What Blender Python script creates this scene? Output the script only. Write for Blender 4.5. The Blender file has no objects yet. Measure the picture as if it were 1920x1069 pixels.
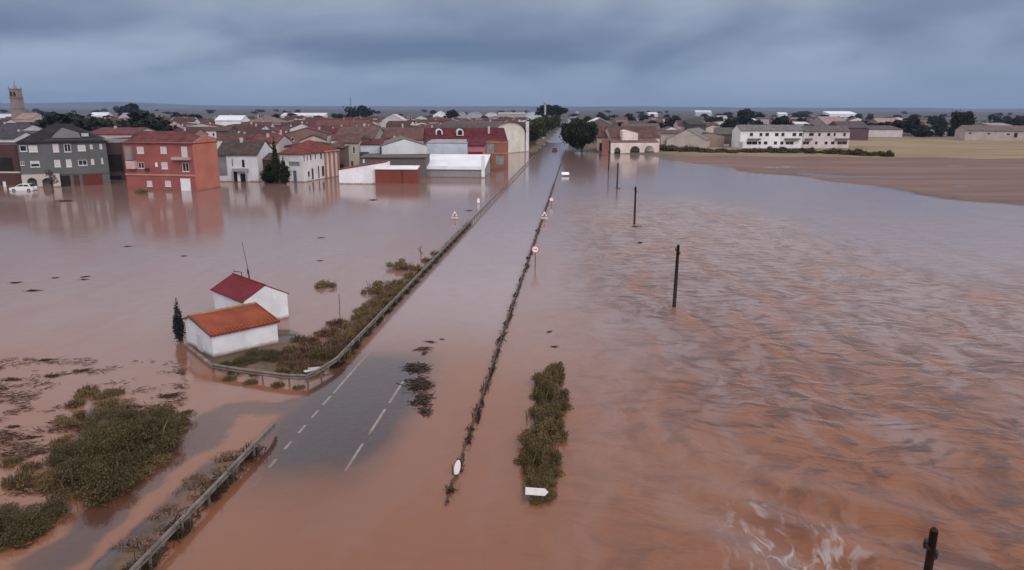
import bpy, math, random
import numpy as np
from mathutils import Vector, Matrix

# ------------------------------------------------------------------ scene, camera
scene = bpy.context.scene
COL = scene.collection
CAM_H = 15.0
FPX = 1371.0                       # focal length in pixels of the 1920 px wide photograph
PITCH = math.radians(13.6)
ROLL = math.radians(0.2)
camd = bpy.data.cameras.new("camera")
cam = bpy.data.objects.new("camera", camd); COL.objects.link(cam)
ROT = Matrix.Rotation(math.pi/2 - PITCH, 3, 'X') @ Matrix.Rotation(ROLL, 3, 'Z')
cam.matrix_world = Matrix.Translation((0, 0, CAM_H)) @ ROT.to_4x4()
camd.sensor_width = 36.0
camd.lens = 36.0*FPX/1920.0
camd.clip_start = 0.5
camd.clip_end = 40000.0
scene.camera = cam

# ------------------------------------------------------------------ sky
SUN_EL, SUN_AZ = math.radians(40), math.radians(150)   # azimuth clockwise from +Y: behind the camera, to its right
world = bpy.data.worlds.new("World"); scene.world = world; world.use_nodes = True
wn, wl = world.node_tree.nodes, world.node_tree.links
wn.clear()
def wnode(t, **kw):
    n = wn.new(t)
    for k, v in kw.items(): setattr(n, k, v)
    return n
def wmath(op, a, b=None, clamp=False):
    n = wnode('ShaderNodeMath', operation=op, use_clamp=clamp)
    for i, v in enumerate((a, b)):
        if v is None: continue
        if isinstance(v, (int, float)): n.inputs[i].default_value = v
        else: wl.new(v, n.inputs[i])
    return n.outputs[0]
def wmix(fac, a, b):
    n = wnode('ShaderNodeMix', data_type='RGBA')
    for s, v in ((n.inputs[0], fac), (n.inputs[6], a), (n.inputs[7], b)):
        if isinstance(v, (int, float)): s.default_value = v
        elif isinstance(v, tuple): s.default_value = (*v, 1)
        else: wl.new(v, s)
    return n.outputs[2]
sky = wnode('ShaderNodeTexSky', sky_type='NISHITA', sun_disc=False, sun_elevation=SUN_EL,
            sun_rotation=SUN_AZ, altitude=650, air_density=1.4, dust_density=2.0, ozone_density=3.0)
tc = wnode('ShaderNodeTexCoord')
sp = wnode('ShaderNodeSeparateXYZ'); wl.new(tc.outputs['Generated'], sp.inputs[0])
zc = wmath('MAXIMUM', sp.outputs['Z'], 0.0)
den = wmath('ADD', zc, 0.25)
cx = wmath('DIVIDE', sp.outputs['X'], den); cy = wmath('DIVIDE', sp.outputs['Y'], den)
cv = wnode('ShaderNodeCombineXYZ'); wl.new(cx, cv.inputs[0]); wl.new(cy, cv.inputs[1])
def wnoise(scale, detail, rough, off, dist=0.0):
    m = wnode('ShaderNodeMapping'); m.inputs['Location'].default_value = off
    m.inputs['Scale'].default_value = (1.0, 1.0, 1.0)
    wl.new(cv.outputs[0], m.inputs[0])
    n = wnode('ShaderNodeTexNoise'); n.inputs['Scale'].default_value = scale
    n.inputs['Detail'].default_value = detail; n.inputs['Roughness'].default_value = rough
    n.inputs['Distortion'].default_value = dist
    wl.new(m.outputs[0], n.inputs['Vector']); return n.outputs[0]
def wramp(v, a, b):
    n = wnode('ShaderNodeMapRange', interpolation_type='SMOOTHSTEP'); wl.new(v, n.inputs[0])
    n.inputs[1].default_value = a; n.inputs[2].default_value = b
    return n.outputs[0]
big = wnoise(0.75, 3, 0.45, (22.1, 10.0, 0.0), 0.5)
fine = wnoise(2.6, 5, 0.55, (14.7, 14.3, 2.0), 0.4)
clouds = wramp(wmath('ADD', wmath('MULTIPLY', big, 0.86), wmath('MULTIPLY', fine, 0.14)), 0.36, 0.66)
K = 10.0                                            # the background runs at 0.1
def k3(r, g, b): return (r*K, g*K, b*K)
deck = wmix(clouds, k3(0.130, 0.195, 0.318), k3(0.350, 0.430, 0.570))      # dark and light bellies of the overcast deck
elev = wramp(zc, 0.0, 0.085)
low = wmix(0.05, k3(0.225, 0.320, 0.475), sky.outputs[0])               # bluer band above the horizon, some clear sky in it
deck = wmix(wmath('ADD', wmath('MULTIPLY', elev, 0.85), 0.15), low, deck)
up = wramp(zc, 0.06, 0.36)                                                # an overcast sky is brighter overhead
deck2 = wmix(up, deck, wmix(clouds, k3(0.80, 0.78, 0.86), k3(1.04, 1.02, 1.10)))
below = wramp(sp.outputs['Z'], -0.02, 0.0)
fin = wmix(below, k3(0.08, 0.08, 0.09), deck2)
bg = wnode('ShaderNodeBackground'); wl.new(fin, bg.inputs[0]); bg.inputs[1].default_value = 0.1
wo = wnode('ShaderNodeOutputWorld'); wl.new(bg.outputs[0], wo.inputs[0])

sund = bpy.data.lights.new("sun", 'SUN'); sund.energy = 1.5; sund.angle = math.radians(40)
sund.color = (1.0, 0.93, 0.88)
sun = bpy.data.objects.new("sun", sund); COL.objects.link(sun)
sdir = Vector((math.sin(SUN_AZ)*math.cos(SUN_EL), math.cos(SUN_AZ)*math.cos(SUN_EL), math.sin(SUN_EL)))
sun.rotation_euler = (-sdir).to_track_quat('-Z', 'Y').to_euler()

vs = scene.view_settings
vs.view_transform = 'Standard'; vs.look = 'None'; vs.exposure = 0.0; vs.gamma = 1.0
vs.use_curve_mapping = False
scene.cycles.max_bounces = 6; scene.cycles.diffuse_bounces = 2; scene.cycles.glossy_bounces = 3
scene.cycles.transparent_max_bounces = 12; scene.cycles.volume_bounces = 0
scene.cycles.use_denoising = True

# ------------------------------------------------------------------ measuring helpers
def ray(px, py):
    return ROT @ Vector(((px-960)/FPX, -(py-534.5)/FPX, -1))
def G(px, py, z=0.0):
    "point of the ground (or of height z) seen at a pixel of the photograph"
    d = ray(px, py); t = (z-CAM_H)/d.z
    return Vector((d.x*t, d.y*t, z))
def P(px, py, Y):
    "point at distance Y along the view axis"
    d = ray(px, py); t = Y/d.y
    return Vector((d.x*t, Y, CAM_H + d.z*t))
RU = Vector((0.08886, 0.99604, 0)); RN = Vector((0.99604, -0.08886, 0))   # along and across the road
ROAD_ANG = math.atan2(RU.y, RU.x)
def ST(s, t, z=0.0): return RU*s + RN*t + Vector((0, 0, z))

# ------------------------------------------------------------------ materials
MATS = {}
class NT:
    def __init__(self, name):
        self.m = bpy.data.materials.new(name); self.m.use_nodes = True
        self.n = self.m.node_tree.nodes; self.l = self.m.node_tree.links; self.n.clear()
        self.out = self.n.new('ShaderNodeOutputMaterial')
        self.pos = None
    def node(self, t, **kw):
        n = self.n.new(t)
        for k, v in kw.items(): setattr(n, k, v)
        return n
    def set(self, sock, v):
        if isinstance(v, (int, float)): sock.default_value = v
        elif isinstance(v, tuple): sock.default_value = (*v, 1) if sock.type == 'RGBA' and len(v) == 3 else v
        else: self.l.new(v, sock)
    def math(self, op, a, b=None, c=None, clamp=False):
        n = self.node('ShaderNodeMath', operation=op, use_clamp=clamp)
        for i, v in enumerate((a, b, c)):
            if v is not None: self.set(n.inputs[i], v)
        return n.outputs[0]
    def mix(self, f, a, b):
        n = self.node('ShaderNodeMix', data_type='RGBA')
        self.set(n.inputs[0], f); self.set(n.inputs[6], a); self.set(n.inputs[7], b); return n.outputs[2]
    def ramp(self, v, a, b, lo=0.0, hi=1.0):
        n = self.node('ShaderNodeMapRange', interpolation_type='SMOOTHSTEP'); self.set(n.inputs[0], v)
        for i, q in ((1, a), (2, b), (3, lo), (4, hi)): self.set(n.inputs[i], q)
        return n.outputs[0]
    def position(self, obj=False):
        if obj: return self.node('ShaderNodeTexCoord').outputs['Object']
        return self.node('ShaderNodeNewGeometry').outputs['Position']
    def mapping(self, vec, scale=(1, 1, 1), rot=(0, 0, 0), loc=(0, 0, 0)):
        m = self.node('ShaderNodeMapping'); self.l.new(vec, m.inputs[0])
        m.inputs['Scale'].default_value = scale; m.inputs['Rotation'].default_value = rot; m.inputs['Location'].default_value = loc
        return m.outputs[0]
    def noise(self, vec, scale, detail=4, rough=0.55, dist=0.0):
        n = self.node('ShaderNodeTexNoise'); self.l.new(vec, n.inputs['Vector'])
        n.inputs['Scale'].default_value = scale; n.inputs['Detail'].default_value = detail
        n.inputs['Roughness'].default_value = rough; n.inputs['Distortion'].default_value = dist
        return n.outputs[0]
    def attr(self, name):
        return self.node('ShaderNodeAttribute', attribute_name=name).outputs['Fac']
    def bump(self, h, strength, dist):
        b = self.node('ShaderNodeBump'); self.set(b.inputs['Strength'], strength)
        b.inputs['Distance'].default_value = dist; self.l.new(h, b.inputs['Height']); return b.outputs[0]
    def principled(self, color, rough=0.8, spec=0.3, normal=None, metal=0.0):
        p = self.node('ShaderNodeBsdfPrincipled')
        self.set(p.inputs['Base Color'], color); self.set(p.inputs['Roughness'], rough)
        self.set(p.inputs['Specular IOR Level'], spec); self.set(p.inputs['Metallic'], metal)
        if normal is not None: self.l.new(normal, p.inputs['Normal'])
        self.l.new(p.outputs[0], self.out.inputs[0]); return p

HAZE = 0.00008
MUD = (0.20, 0.105, 0.065)
def plain(name, c, rough=0.8, var=0.25, scale=1.2, spec=0.3, metal=0.0, tide=0.0, obj=False, bump=0.0, streak=False):
    "painted or bare surface with uneven tone; tide = height of the dried flood mud above the water"
    if name in MATS: return MATS[name]
    t = NT(name); pos = t.position(obj)
    n1 = t.noise(pos, scale, 5, 0.6)
    dark = tuple(x*(1-var) for x in c); lite = tuple(min(1, x*(1+var*0.6)) for x in c)
    col = t.mix(t.ramp(n1, 0.3, 0.7), dark, lite)
    if streak:
        n2 = t.noise(t.mapping(pos, (2.2, 2.2, 0.25)), 1.0, 4, 0.6)
        col = t.mix(t.ramp(n2, 0.55, 0.8, 0.0, 0.35), col, tuple(x*0.55 for x in c))
    if tide > 0:
        s = t.node('ShaderNodeSeparateXYZ'); t.l.new(t.position(), s.inputs[0])
        zz = t.math('SUBTRACT', s.outputs[2], t.math('MULTIPLY', t.noise(t.position(), 1.3, 4, 0.6), tide*0.9))
        col = t.mix(t.ramp(zz, tide*0.25, -tide*0.35, 0.0, 0.8), col, MUD)
    nor = t.bump(t.noise(pos, scale*9, 3, 0.6), 0.4, bump) if bump > 0 else None
    t.principled(col, rough, spec, nor, metal)
    MATS[name] = t.m; return t.m

def tiles(name, c, axis='X', period=0.22, var=0.35):
    "clay pantiles: ribs down the slope, weathered and lichened in patches"
    if name in MATS: return MATS[name]
    t = NT(name); pos = t.position(True)
    w = t.node('ShaderNodeTexWave', wave_type='BANDS', bands_direction=axis, wave_profile='SIN')
    w.inputs['Scale'].default_value = 0.314/period; w.inputs['Distortion'].default_value = 0.0
    t.l.new(pos, w.inputs['Vector'])
    n1 = t.noise(t.position(), 0.7, 6, 0.65); n2 = t.noise(pos, 6.0, 3, 0.6)
    col = t.mix(t.ramp(n1, 0.3, 0.72), tuple(x*(1-var) for x in c), tuple(min(1, x*(1+var*0.5)) for x in c))
    col = t.mix(t.ramp(n2, 0.5, 0.8, 0, 0.4), col, tuple(x*0.5 for x in c))
    t.principled(col, 0.85, 0.25, t.bump(w.outputs[1], 0.8, 0.05))
    MATS[name] = t.m; return t.m

def leaf_mat(name, c, c2=None, var=0.5):
    if name in MATS: return MATS[name]
    t = NT(name)
    rnd = t.node('ShaderNodeNewGeometry').outputs['Random Per Island']
    c2 = c2 or tuple(x*1.5 for x in c)
    col = t.mix(rnd, tuple(x*(1-var) for x in c), c2)
    col = t.mix(t.ramp(t.noise(t.position(), 1.3, 3), 0.35, 0.65, 0, 0.5), col, tuple(x*0.6 for x in c))
    p = t.principled(col, 0.75, 0.2)
    MATS[name] = t.m; return t.m

def glass(name='window_glass', c=(0.025, 0.03, 0.035), rough=0.12):
    if name in MATS: return MATS[name]
    t = NT(name); t.principled(t.mix(t.noise(t.position(), 0.8, 2), tuple(x*0.5 for x in c), c), rough, 0.5)
    MATS[name] = t.m; return t.m

# ------------------------------------------------------------------ mesh helpers
def newobj(name, data, parent=None):
    o = bpy.data.objects.new(name, data); COL.objects.link(o)
    if parent is not None: o.parent = parent
    return o
def tag(o, label, cat, group=None):
    o['label'] = label; o['category'] = cat
    if group: o['group'] = group
    return o
def empty(name, loc=(0, 0, 0), rz=0.0):
    o = newobj(name, None); o.location = loc; o.rotation_euler = (0, 0, rz); o.empty_display_size = 0.3
    return o
def np_mesh(name, V, F, mat=None, smooth=False):
    "mesh from numpy arrays; F is an (n,k) array"
    V = np.asarray(V, np.float32); F = np.asarray(F, np.int32)
    me = bpy.data.meshes.new(name)
    me.vertices.add(len(V)); me.vertices.foreach_set('co', V.ravel())
    n, k = F.shape
    me.loops.add(n*k); me.loops.foreach_set('vertex_index', F.ravel())
    me.polygons.add(n); me.polygons.foreach_set('loop_start', np.arange(0, n*k, k, dtype=np.int32))
    try: me.polygons.foreach_set('loop_total', np.full(n, k, np.int32))
    except Exception: pass
    if smooth: me.polygons.foreach_set('use_smooth', np.ones(n, bool))
    me.update(calc_edges=True); me.validate()
    if mat: me.materials.append(mat)
    return me
class MB:
    def __init__(self): self.v = []; self.f = []
    def poly(self, pts):
        i = len(self.v); self.v += [tuple(p) for p in pts]; self.f.append(tuple(range(i, i+len(pts)))); return self
    def box(self, a, b):
        (x0, y0, z0), (x1, y1, z1) = a, b; i = len(self.v)
        self.v += [(x0,y0,z0),(x1,y0,z0),(x1,y1,z0),(x0,y1,z0),(x0,y0,z1),(x1,y0,z1),(x1,y1,z1),(x0,y1,z1)]
        self.f += [tuple(i+k for k in q) for q in ((3,2,1,0),(4,5,6,7),(0,1,5,4),(1,2,6,5),(2,3,7,6),(3,0,4,7))]
        return self
    def slab(self, pts, off):
        "closed slab: polygon pts and the same moved by off"
        i = len(self.v); n = len(pts); off = Vector(off)
        self.v += [tuple(p) for p in pts] + [tuple(Vector(p)+off) for p in pts]
        self.f.append(tuple(range(i+n-1, i-1, -1))); self.f.append(tuple(range(i+n, i+2*n)))
        for k in range(n):
            j = (k+1) % n; self.f.append((i+k, i+j, i+n+j, i+n+k))
        return self
    def tube(self, pts, rad, sides=6, cap=True):
        pts = [Vector(p) for p in pts]; n = len(pts)
        rad = rad if isinstance(rad, (list, tuple)) else [rad]*n
        base = len(self.v)
        for k, p in enumerate(pts):
            d = (pts[min(k+1, n-1)] - pts[max(k-1, 0)]).normalized()
            a = d.cross(Vector((0, 0, 1)));
            if a.length < 1e-3: a = Vector((1, 0, 0))
            a.normalize(); b = d.cross(a).normalized()
            for s in range(sides):
                an = 2*math.pi*s/sides
                self.v.append(tuple(p + (a*math.cos(an) + b*math.sin(an))*rad[k]))
        for k in range(n-1):
            for s in range(sides):
                t = (s+1) % sides
                self.f.append((base+k*sides+s, base+k*sides+t, base+(k+1)*sides+t, base+(k+1)*sides+s))
        if cap:
            self.f.append(tuple(base+s for s in range(sides)))
            self.f.append(tuple(base+(n-1)*sides+s for s in range(sides-1, -1, -1)))
        return self
    def mesh(self, name, mat, smooth=False):
        me = bpy.data.meshes.new(name); me.from_pydata(self.v, [], self.f); me.update()
        if mat: me.materials.append(mat)
        if smooth:
            for p in me.polygons: p.use_smooth = True
        return me
    def build(self, name, mat, parent=None, smooth=False, loc=None):
        o = newobj(name, self.mesh(name, mat, smooth), parent)
        if loc is not None: o.location = loc
        return o
def copy_tree(o, parent=None):
    c = o.copy(); COL.objects.link(c); c.parent = parent
    for ch in list(o.children): copy_tree(ch, c)
    return c

# ------------------------------------------------------------------ terrain and flood
def sm(x, a, b):
    t = np.clip((x-a)/(b-a), 0, 1); return t*t*(3-2*t)
def vnoise(x, y, scale, seed=0):
    "smooth value noise on arrays"
    x = x/scale; y = y/scale
    xi = np.floor(x).astype(np.int64); yi = np.floor(y).astype(np.int64)
    fx = x-xi; fy = y-yi; fx = fx*fx*(3-2*fx); fy = fy*fy*(3-2*fy)
    def h(a, b):
        n = (a*374761393 + b*668265263 + seed*982451653) & 0x7fffffff
        n = ((n ^ (n >> 13))*1274126177) & 0x7fffffff
        return ((n ^ (n >> 16)) & 0xffff)/65535.0
    return (h(xi,yi)*(1-fx)+h(xi+1,yi)*fx)*(1-fy) + (h(xi,yi+1)*(1-fx)+h(xi+1,yi+1)*fx)*fy
def fbm(x, y, scale, seed=0, octs=4):
    s = 0; a = 0.5; tot = 0
    for k in range(octs):
        s = s + a*vnoise(x, y, scale/2**k, seed+k*7); tot += a; a *= 0.5
    return s/tot
def segdist(x, y, pts):
    d = np.full(np.shape(x), 1e9)
    for (ax, ay), (bx, by) in zip(pts[:-1], pts[1:]):
        dx, dy = bx-ax, by-ay; L = dx*dx+dy*dy
        t = np.clip(((x-ax)*dx+(y-ay)*dy)/L, 0, 1)
        d = np.minimum(d, np.hypot(x-ax-t*dx, y-ay-t*dy))
    return d
def inpoly_soft(x, y, poly, w):
    inside = np.zeros(np.shape(x), bool); n = len(poly)
    for i in range(n):
        (ax, ay), (bx, by) = poly[i], poly[(i+1) % n]
        c = ((ay > y) != (by > y)) & (x < (bx-ax)*(y-ay)/(by-ay+1e-12)+ax); inside ^= c
    d = segdist(x, y, poly+[poly[0]])
    return sm(np.where(inside, d, -d), -w, w)
def g2(px, py): p = G(px, py); return (p.x, p.y)
HUT_YARD = [g2(*p) for p in ((352,655),(398,694),(588,716),(640,668),(560,620),(420,600))]
SIDE_ROAD = [g2(*p) for p in ((560,765),(440,765),(385,800),(320,855),(230,930),(120,1040))]
ISLAND = [g2(*p) for p in ((165,752),(225,742),(290,765),(325,792),(285,840),(250,890),(200,925),(130,935),(105,880),(135,800))]
ISLAND2 = [g2(*p) for p in ((-60,970),(40,950),(100,975),(60,1005),(-40,1020))]
SHORE = [(20,262),(34,250),(43.5,243),(56,177),(73.5,147),(83,118),(92,70),(99,10),(99,-60),(400,-60),(9000,-60),(9000,9900),(-9000,9900),(-9000,148),(-100,143),(-60,160),(-30,172),(-9,175),(-4,262)]
def height(x, y):
    s = x*RU.x + y*RU.y; t = x*RN.x + y*RN.y
    nz = fbm(x, y, 2.2, 3); nl = fbm(x, y, 14.0, 11)
    h = -0.75 + 0.25*nl
    # road embankment, a shallow rise of the carriageway before the hut
    road = sm(np.abs(t+9.45), 6.6, 5.0)
    nr = fbm(x, y, 2.6, 91); nr2 = fbm(x, y, 0.9, 92)
    tw_ = np.where(t > -10.9, 3.9, 4.8)
    pat = np.exp(-((np.abs((s-34.6)/10.8))**3.0 + np.abs((t+10.9)/tw_)**3.0)*1.2)
    rz = -0.19 + 0.235*pat + 0.05*(nr-0.5) + 0.02*(nr2-0.5)
    rz = np.where(rz > -0.010, -0.010 + 0.06*(rz+0.010), rz)
    rz = np.where(s > 300, rz + (s-300)*0.006, rz); rz = np.where(s > 330, rz+(s-330)*0.0, rz)
    rz = np.minimum(rz, 0.45)
    h = h*(1-road) + rz*road
    sr = sm(segdist(x, y, SIDE_ROAD) + 1.6*(fbm(x, y, 1.8, 33)-0.5), 2.4, 1.0)*(t < -14)
    h = np.maximum(h, (-0.030 + 0.03*(nz-0.5))*sr - 1.0*(1-sr))
    yard = inpoly_soft(x, y, HUT_YARD, 0.5)
    h = np.maximum(h, -0.5 + yard*(0.52 + 0.30*(nz-0.45)))
    bank = sm(np.abs(t+15.2 - 0.9*(nl-0.5)), 2.3, 0.7)*sm(s, 37, 40)*sm(s, 78, 58)
    h = np.maximum(h, -0.6 + bank*(0.62 + 0.35*(nz-0.45)))
    verge = sm(np.abs(t+15.1), 1.5, 0.6)*sm(s, 30, 28)
    h = np.maximum(h, -0.6 + verge*(0.56 + 0.40*(nz-0.5)))
    for pol in (ISLAND, ISLAND2):
        isl = inpoly_soft(x, y, pol, 0.9)
        h = np.maximum(h, -0.6 + isl*(0.62 + 0.55*(nz-0.5)))
    reed = sm(np.abs(t+1.3), 1.3, 0.5)*sm(s, 24.0, 26.0)*sm(s, 42.5, 40.5)
    h = np.maximum(h, -0.6 + reed*(0.55 + 0.35*(nz-0.5)))
    # dry land: the town, the mud flat and the fields
    nk = fbm(x, y, 26.0, 17, 5) - 0.5
    land = inpoly_soft(x + 22*nk, y + 16*nk, SHORE, 9.0)
    far = np.clip((y-200)/1500, 0, 1)
    h = np.where(road > 0.5, np.maximum(h, -0.3), h + land*(0.95 + 0.6*far - h*0.0) )
    ml = land*sm(y-(232-0.10*x), 3, -6)*(x > 15)
    h = h*(1-ml) + ml*(0.040 + 0.28*(fbm(x*0.4, y, 7.0, 71)-0.44))
    dk = np.exp(-(((y-(233-0.10*x))/2.2)**2))*sm(x, 45, 60)
    h = h + dk*0.7
    return h
def fan(nx, ny, y0, y1, tmax, power):
    v = np.linspace(0, 1, ny); yy = y0 + (y1-y0)*(np.exp(power*v)-1)/(math.exp(power)-1)
    tt = np.linspace(-1, 1, nx); tt = tmax*np.sign(tt)*(0.75*np.abs(tt)+0.25*np.abs(tt)**3)
    Y, T = np.meshgrid(yy, tt, indexing='ij'); X = T*(Y-y0+32)
    idx = np.arange(nx*ny).reshape(ny, nx)
    F = np.stack([idx[:-1,:-1], idx[:-1,1:], idx[1:,1:], idx[1:,:-1]], -1).reshape(-1, 4)
    return X.ravel(), Y.ravel(), F
def add_attr(me, name, arr):
    a = me.attributes.new(name, 'FLOAT', 'POINT'); a.data.foreach_set('value', np.asarray(arr, np.float32))

# ground
gx, gy, gf = fan(420, 560, -12.0, 9000.0, 1.15, 6.4)
gh = height(gx, gy)
ground_me = np_mesh('ground', np.stack([gx, gy, gh], -1), gf, None, True)
s_ = gx*RU.x + gy*RU.y; t_ = gx*RN.x + gy*RN.y
onroad = sm(np.abs(t_+9.45), 5.1, 4.7)
side = sm(segdist(gx, gy, SIDE_ROAD), 2.2, 1.4)*(t_ < -14)
mudflat = inpoly_soft(gx, gy, SHORE, 4.0)*sm(gy-(232-0.10*gx), 3, -3)*(gx > 15)
field = sm(gy-(236-0.10*gx), -2, 6)*sm(gx, 40, 70)*sm(gy, 420, 380)
add_attr(ground_me, 'road', np.maximum(onroad, side*0.8)); add_attr(ground_me, 'mudflat', mudflat); add_attr(ground_me, 'field', field)
add_attr(ground_me, 'farland', sm(gy, 300, 520))
t = NT('ground_soil'); pos = t.position()
n1 = t.noise(pos, 0.25, 6, 0.6); n2 = t.noise(pos, 2.5, 5, 0.65)
verge = t.mix(t.ramp(n1, 0.35, 0.65), (0.085, 0.054, 0.030), (0.150, 0.094, 0.055))
verge = t.mix(t.ramp(n2, 0.4, 0.7, 0, 0.7), verge, (0.05, 0.045, 0.022))
asph = t.mix(t.ramp(n2, 0.3, 0.7), (0.070, 0.075, 0.104), (0.100, 0.104, 0.140))
asph = t.mix(t.ramp(t.noise(pos, 0.45, 5, 0.65), 0.54, 0.75, 0, 0.45), asph, (0.10, 0.078, 0.070))
crk = t.node('ShaderNodeTexVoronoi', feature='DISTANCE_TO_EDGE'); t.l.new(t.mapping(pos, (0.45, 0.45, 0.45)), crk.inputs['Vector'])
asph = t.mix(t.ramp(crk.outputs['Distance'], 0.012, 0.0, 0.0, 0.5), asph, (0.03, 0.03, 0.035))
strat = t.noise(t.mapping(pos, (0.012, 0.10, 1)), 1.0, 5, 0.6)
mud = t.mix(t.ramp(strat, 0.35, 0.65), (0.115, 0.060, 0.046), (0.185, 0.100, 0.076))
mud = t.mix(t.ramp(t.noise(t.mapping(pos, (0.02, 0.14, 1), (0, 0, 0), (7, 3, 0)), 1.0, 4), 0.6, 0.72, 0, 0.7), mud, (0.10, 0.06, 0.045))
fld = t.mix(t.ramp(t.noise(t.mapping(pos, (0.02, 0.12, 1)), 1.0, 5, 0.6), 0.35, 0.65), (0.17, 0.12, 0.052), (0.26, 0.19, 0.095))
farc = t.mix(t.ramp(t.noise(t.mapping(pos, (0.002, 0.006, 1)), 1.0, 4, 0.5), 0.4, 0.6), (0.012, 0.015, 0.012), (0.062, 0.056, 0.040))
col = t.mix(t.attr('farland'), verge, farc)
col = t.mix(t.attr('field'), col, fld)
col = t.mix(t.attr('mudflat'), col, mud)
col = t.mix(t.attr('road'), col, asph)
rgh = t.ramp(t.attr('road'), 0.0, 1.0, 0.75, 0.28)
t.principled(col, rgh, 0.35, t.bump(n2, 0.5, 0.08))
ground_me.materials.append(t.m)
ground = newobj('ground', ground_me); ground['kind'] = 'structure'

# flood water
wx, wy, wf = fan(560, 720, -12.0, 420.0, 1.15, 3.3)
wh = height(wx, wy)
ws = wx*RU.x + wy*RU.y; wt = wx*RN.x + wy*RN.y
depth = np.clip(-wh, 0, 5)
turbid = 1-np.exp(-(depth/0.055)**1.3)
# strength of the current: the right-hand field is a running stream, the rest is slack
xs = wx + 0.12*(wy-60)                         # across the stream
calm_edge = 30 + 0.10*(wy-30)
turb = sm(wt, -4.6, 6.0)*(0.25+0.75*sm(xs, 3, 14))*sm(wy, 150, 70)
turb = turb*(1-0.85*sm(xs-calm_edge+5*fbm(wx, wy, 18, 31), 0, 12)*sm(wy, 45, 75))
turb = np.clip(turb*(0.35+1.5*fbm(wx, wy, 9, 21)) + 0.05, 0, 1)
# standing waves of the current, close to the camera
ca, sa = math.cos(math.radians(-38)), math.sin(math.radians(-38))
a1 = wx*ca + wy*sa; a2 = -wx*sa + wy*ca
ph = a2*1.75 + 3.2*fbm(wx, wy, 6, 5) + 0.10*a1
wave = np.sin(ph)*(0.4+0.9*fbm(wx, wy, 5, 9)) + 0.7*(fbm(wx*1.0, wy*1.6, 2.4, 15, 3)-0.5)
near = sm(wt, 2.5, 9.0)*sm(ws, 34, 24)
pk = 0.35 + 1.3*np.exp(-(((wx-10.5)/5.0)**2+((wy-23.5)/5.0)**2))
wz = 0.135*pk*near*wave + 0.05*turb*(fbm(wx, wy*1.3, 2.6, 41, 3)-0.5)*sm(wy, 110, 60)
foam = near*sm(fbm(wx, wy, 1.3, 77, 4), 0.40, 0.62)*np.exp(-(((wx-9.4)/2.6)**2+((wy-23.2)/2.9)**2))
silt = np.clip(0.25 + 0.9*sm(ws, 62, 22) + 1.5*(fbm(wx*1.2, wy*0.5, 14, 51)-0.5)*(0.4+0.6*sm(wt, -4, 4)) - 0.55*sm(wx, 18, 36)*sm(wy, 22, 50) - 0.5*sm(np.abs(wt+9.45), 5.0, 3.5)*sm(ws, 40, 56), 0, 1)  # last term lowers it on the road strip, painting in its silvery reflection
water_me = np_mesh('flood_water', np.stack([wx, wy, wz], -1), wf, None, True)
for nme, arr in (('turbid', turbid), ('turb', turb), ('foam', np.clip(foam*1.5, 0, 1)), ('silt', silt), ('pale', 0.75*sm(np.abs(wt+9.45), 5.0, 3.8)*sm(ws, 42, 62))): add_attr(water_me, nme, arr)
t = NT('muddy_water'); pos = t.position()
flow = t.mapping(pos, (1.0, 0.62, 1.0), (0, 0, math.radians(14)))
sil = t.attr('silt'); tu = t.attr('turb')
along = t.mapping(pos, (1, 1, 1), (0, 0, math.radians(5.1)))          # x across the current, y along it
wn_ = t.node('ShaderNodeTexNoise'); t.l.new(along, wn_.inputs['Vector']); wn_.inputs['Scale'].default_value = 0.16; wn_.inputs['Detail'].default_value = 3
wv = t.node('ShaderNodeVectorMath', operation='MULTIPLY_ADD'); t.l.new(wn_.outputs['Color'], wv.inputs[0]); wv.inputs[1].default_value = (5.0, 5.0, 0.0); t.l.new(along, wv.inputs[2])
warp = wv.outputs[0]
bandA = t.noise(t.mapping(warp, (0.34, 0.085, 1), (0, 0, 0), (4.3, 1.0, 0)), 1.0, 4, 0.55, 0.4)
bandB = t.noise(t.mapping(warp, (0.62, 0.24, 1), (0, 0, 0.15), (9.1, 5.0, 0)), 1.0, 5, 0.6, 0.6)
chop = t.noise(t.mapping(warp, (0.55, 1.0, 1), (0, 0, -0.25), (2.0, 7.0, 0)), 1.0, 4, 0.6, 0.3)
mixb = t.math('MULTIPLY', t.math('SUBTRACT', bandA, 0.48), t.math('ADD', t.math('MULTIPLY', tu, 5.5), 0.8))
mix1 = t.math('ADD', sil, mixb, clamp=True)
mud = t.mix(mix1, (0.220, 0.146, 0.134), (0.212, 0.086, 0.044))
mud = t.mix(t.attr('pale'), mud, (0.285, 0.215, 0.210))  # colour lightened along the road strip, standing in for its brighter sky reflection
mud = t.mix(t.math('MULTIPLY', t.ramp(bandB, 0.44, 0.66, 0.0, 0.9), t.math('MULTIPLY', tu, 1.4, clamp=True)), mud, (0.118, 0.046, 0.027))
mud = t.mix(t.math('MULTIPLY', t.ramp(chop, 0.48, 0.66, 0.0, 0.95), t.math('MULTIPLY', tu, 1.5, clamp=True)), mud, (0.090, 0.045, 0.034))  # trough shading of the ripples painted dark into the water colour
fstr = t.noise(t.mapping(warp, (1.3, 0.6, 1)), 1.0, 3, 0.55, 1.3)
mud = t.mix(t.math('MULTIPLY', t.attr('foam'), t.ramp(fstr, 0.48, 0.66, 0.0, 0.75)), mud, (0.37, 0.335, 0.325))
rip = t.noise(t.mapping(warp, (0.7, 1.1, 1), (0, 0, -0.2)), 1.0, 4, 0.55, 0.2)
hgt = t.math('ADD', t.math('MULTIPLY', t.math('ADD', rip, t.math('MULTIPLY', chop, 1.6)), tu), t.math('MULTIPLY', t.noise(t.mapping(pos, (1, 1, 1)), 1.6, 3, 0.5), 0.025))
nrm = t.bump(hgt, 1.0, 0.13)
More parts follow.
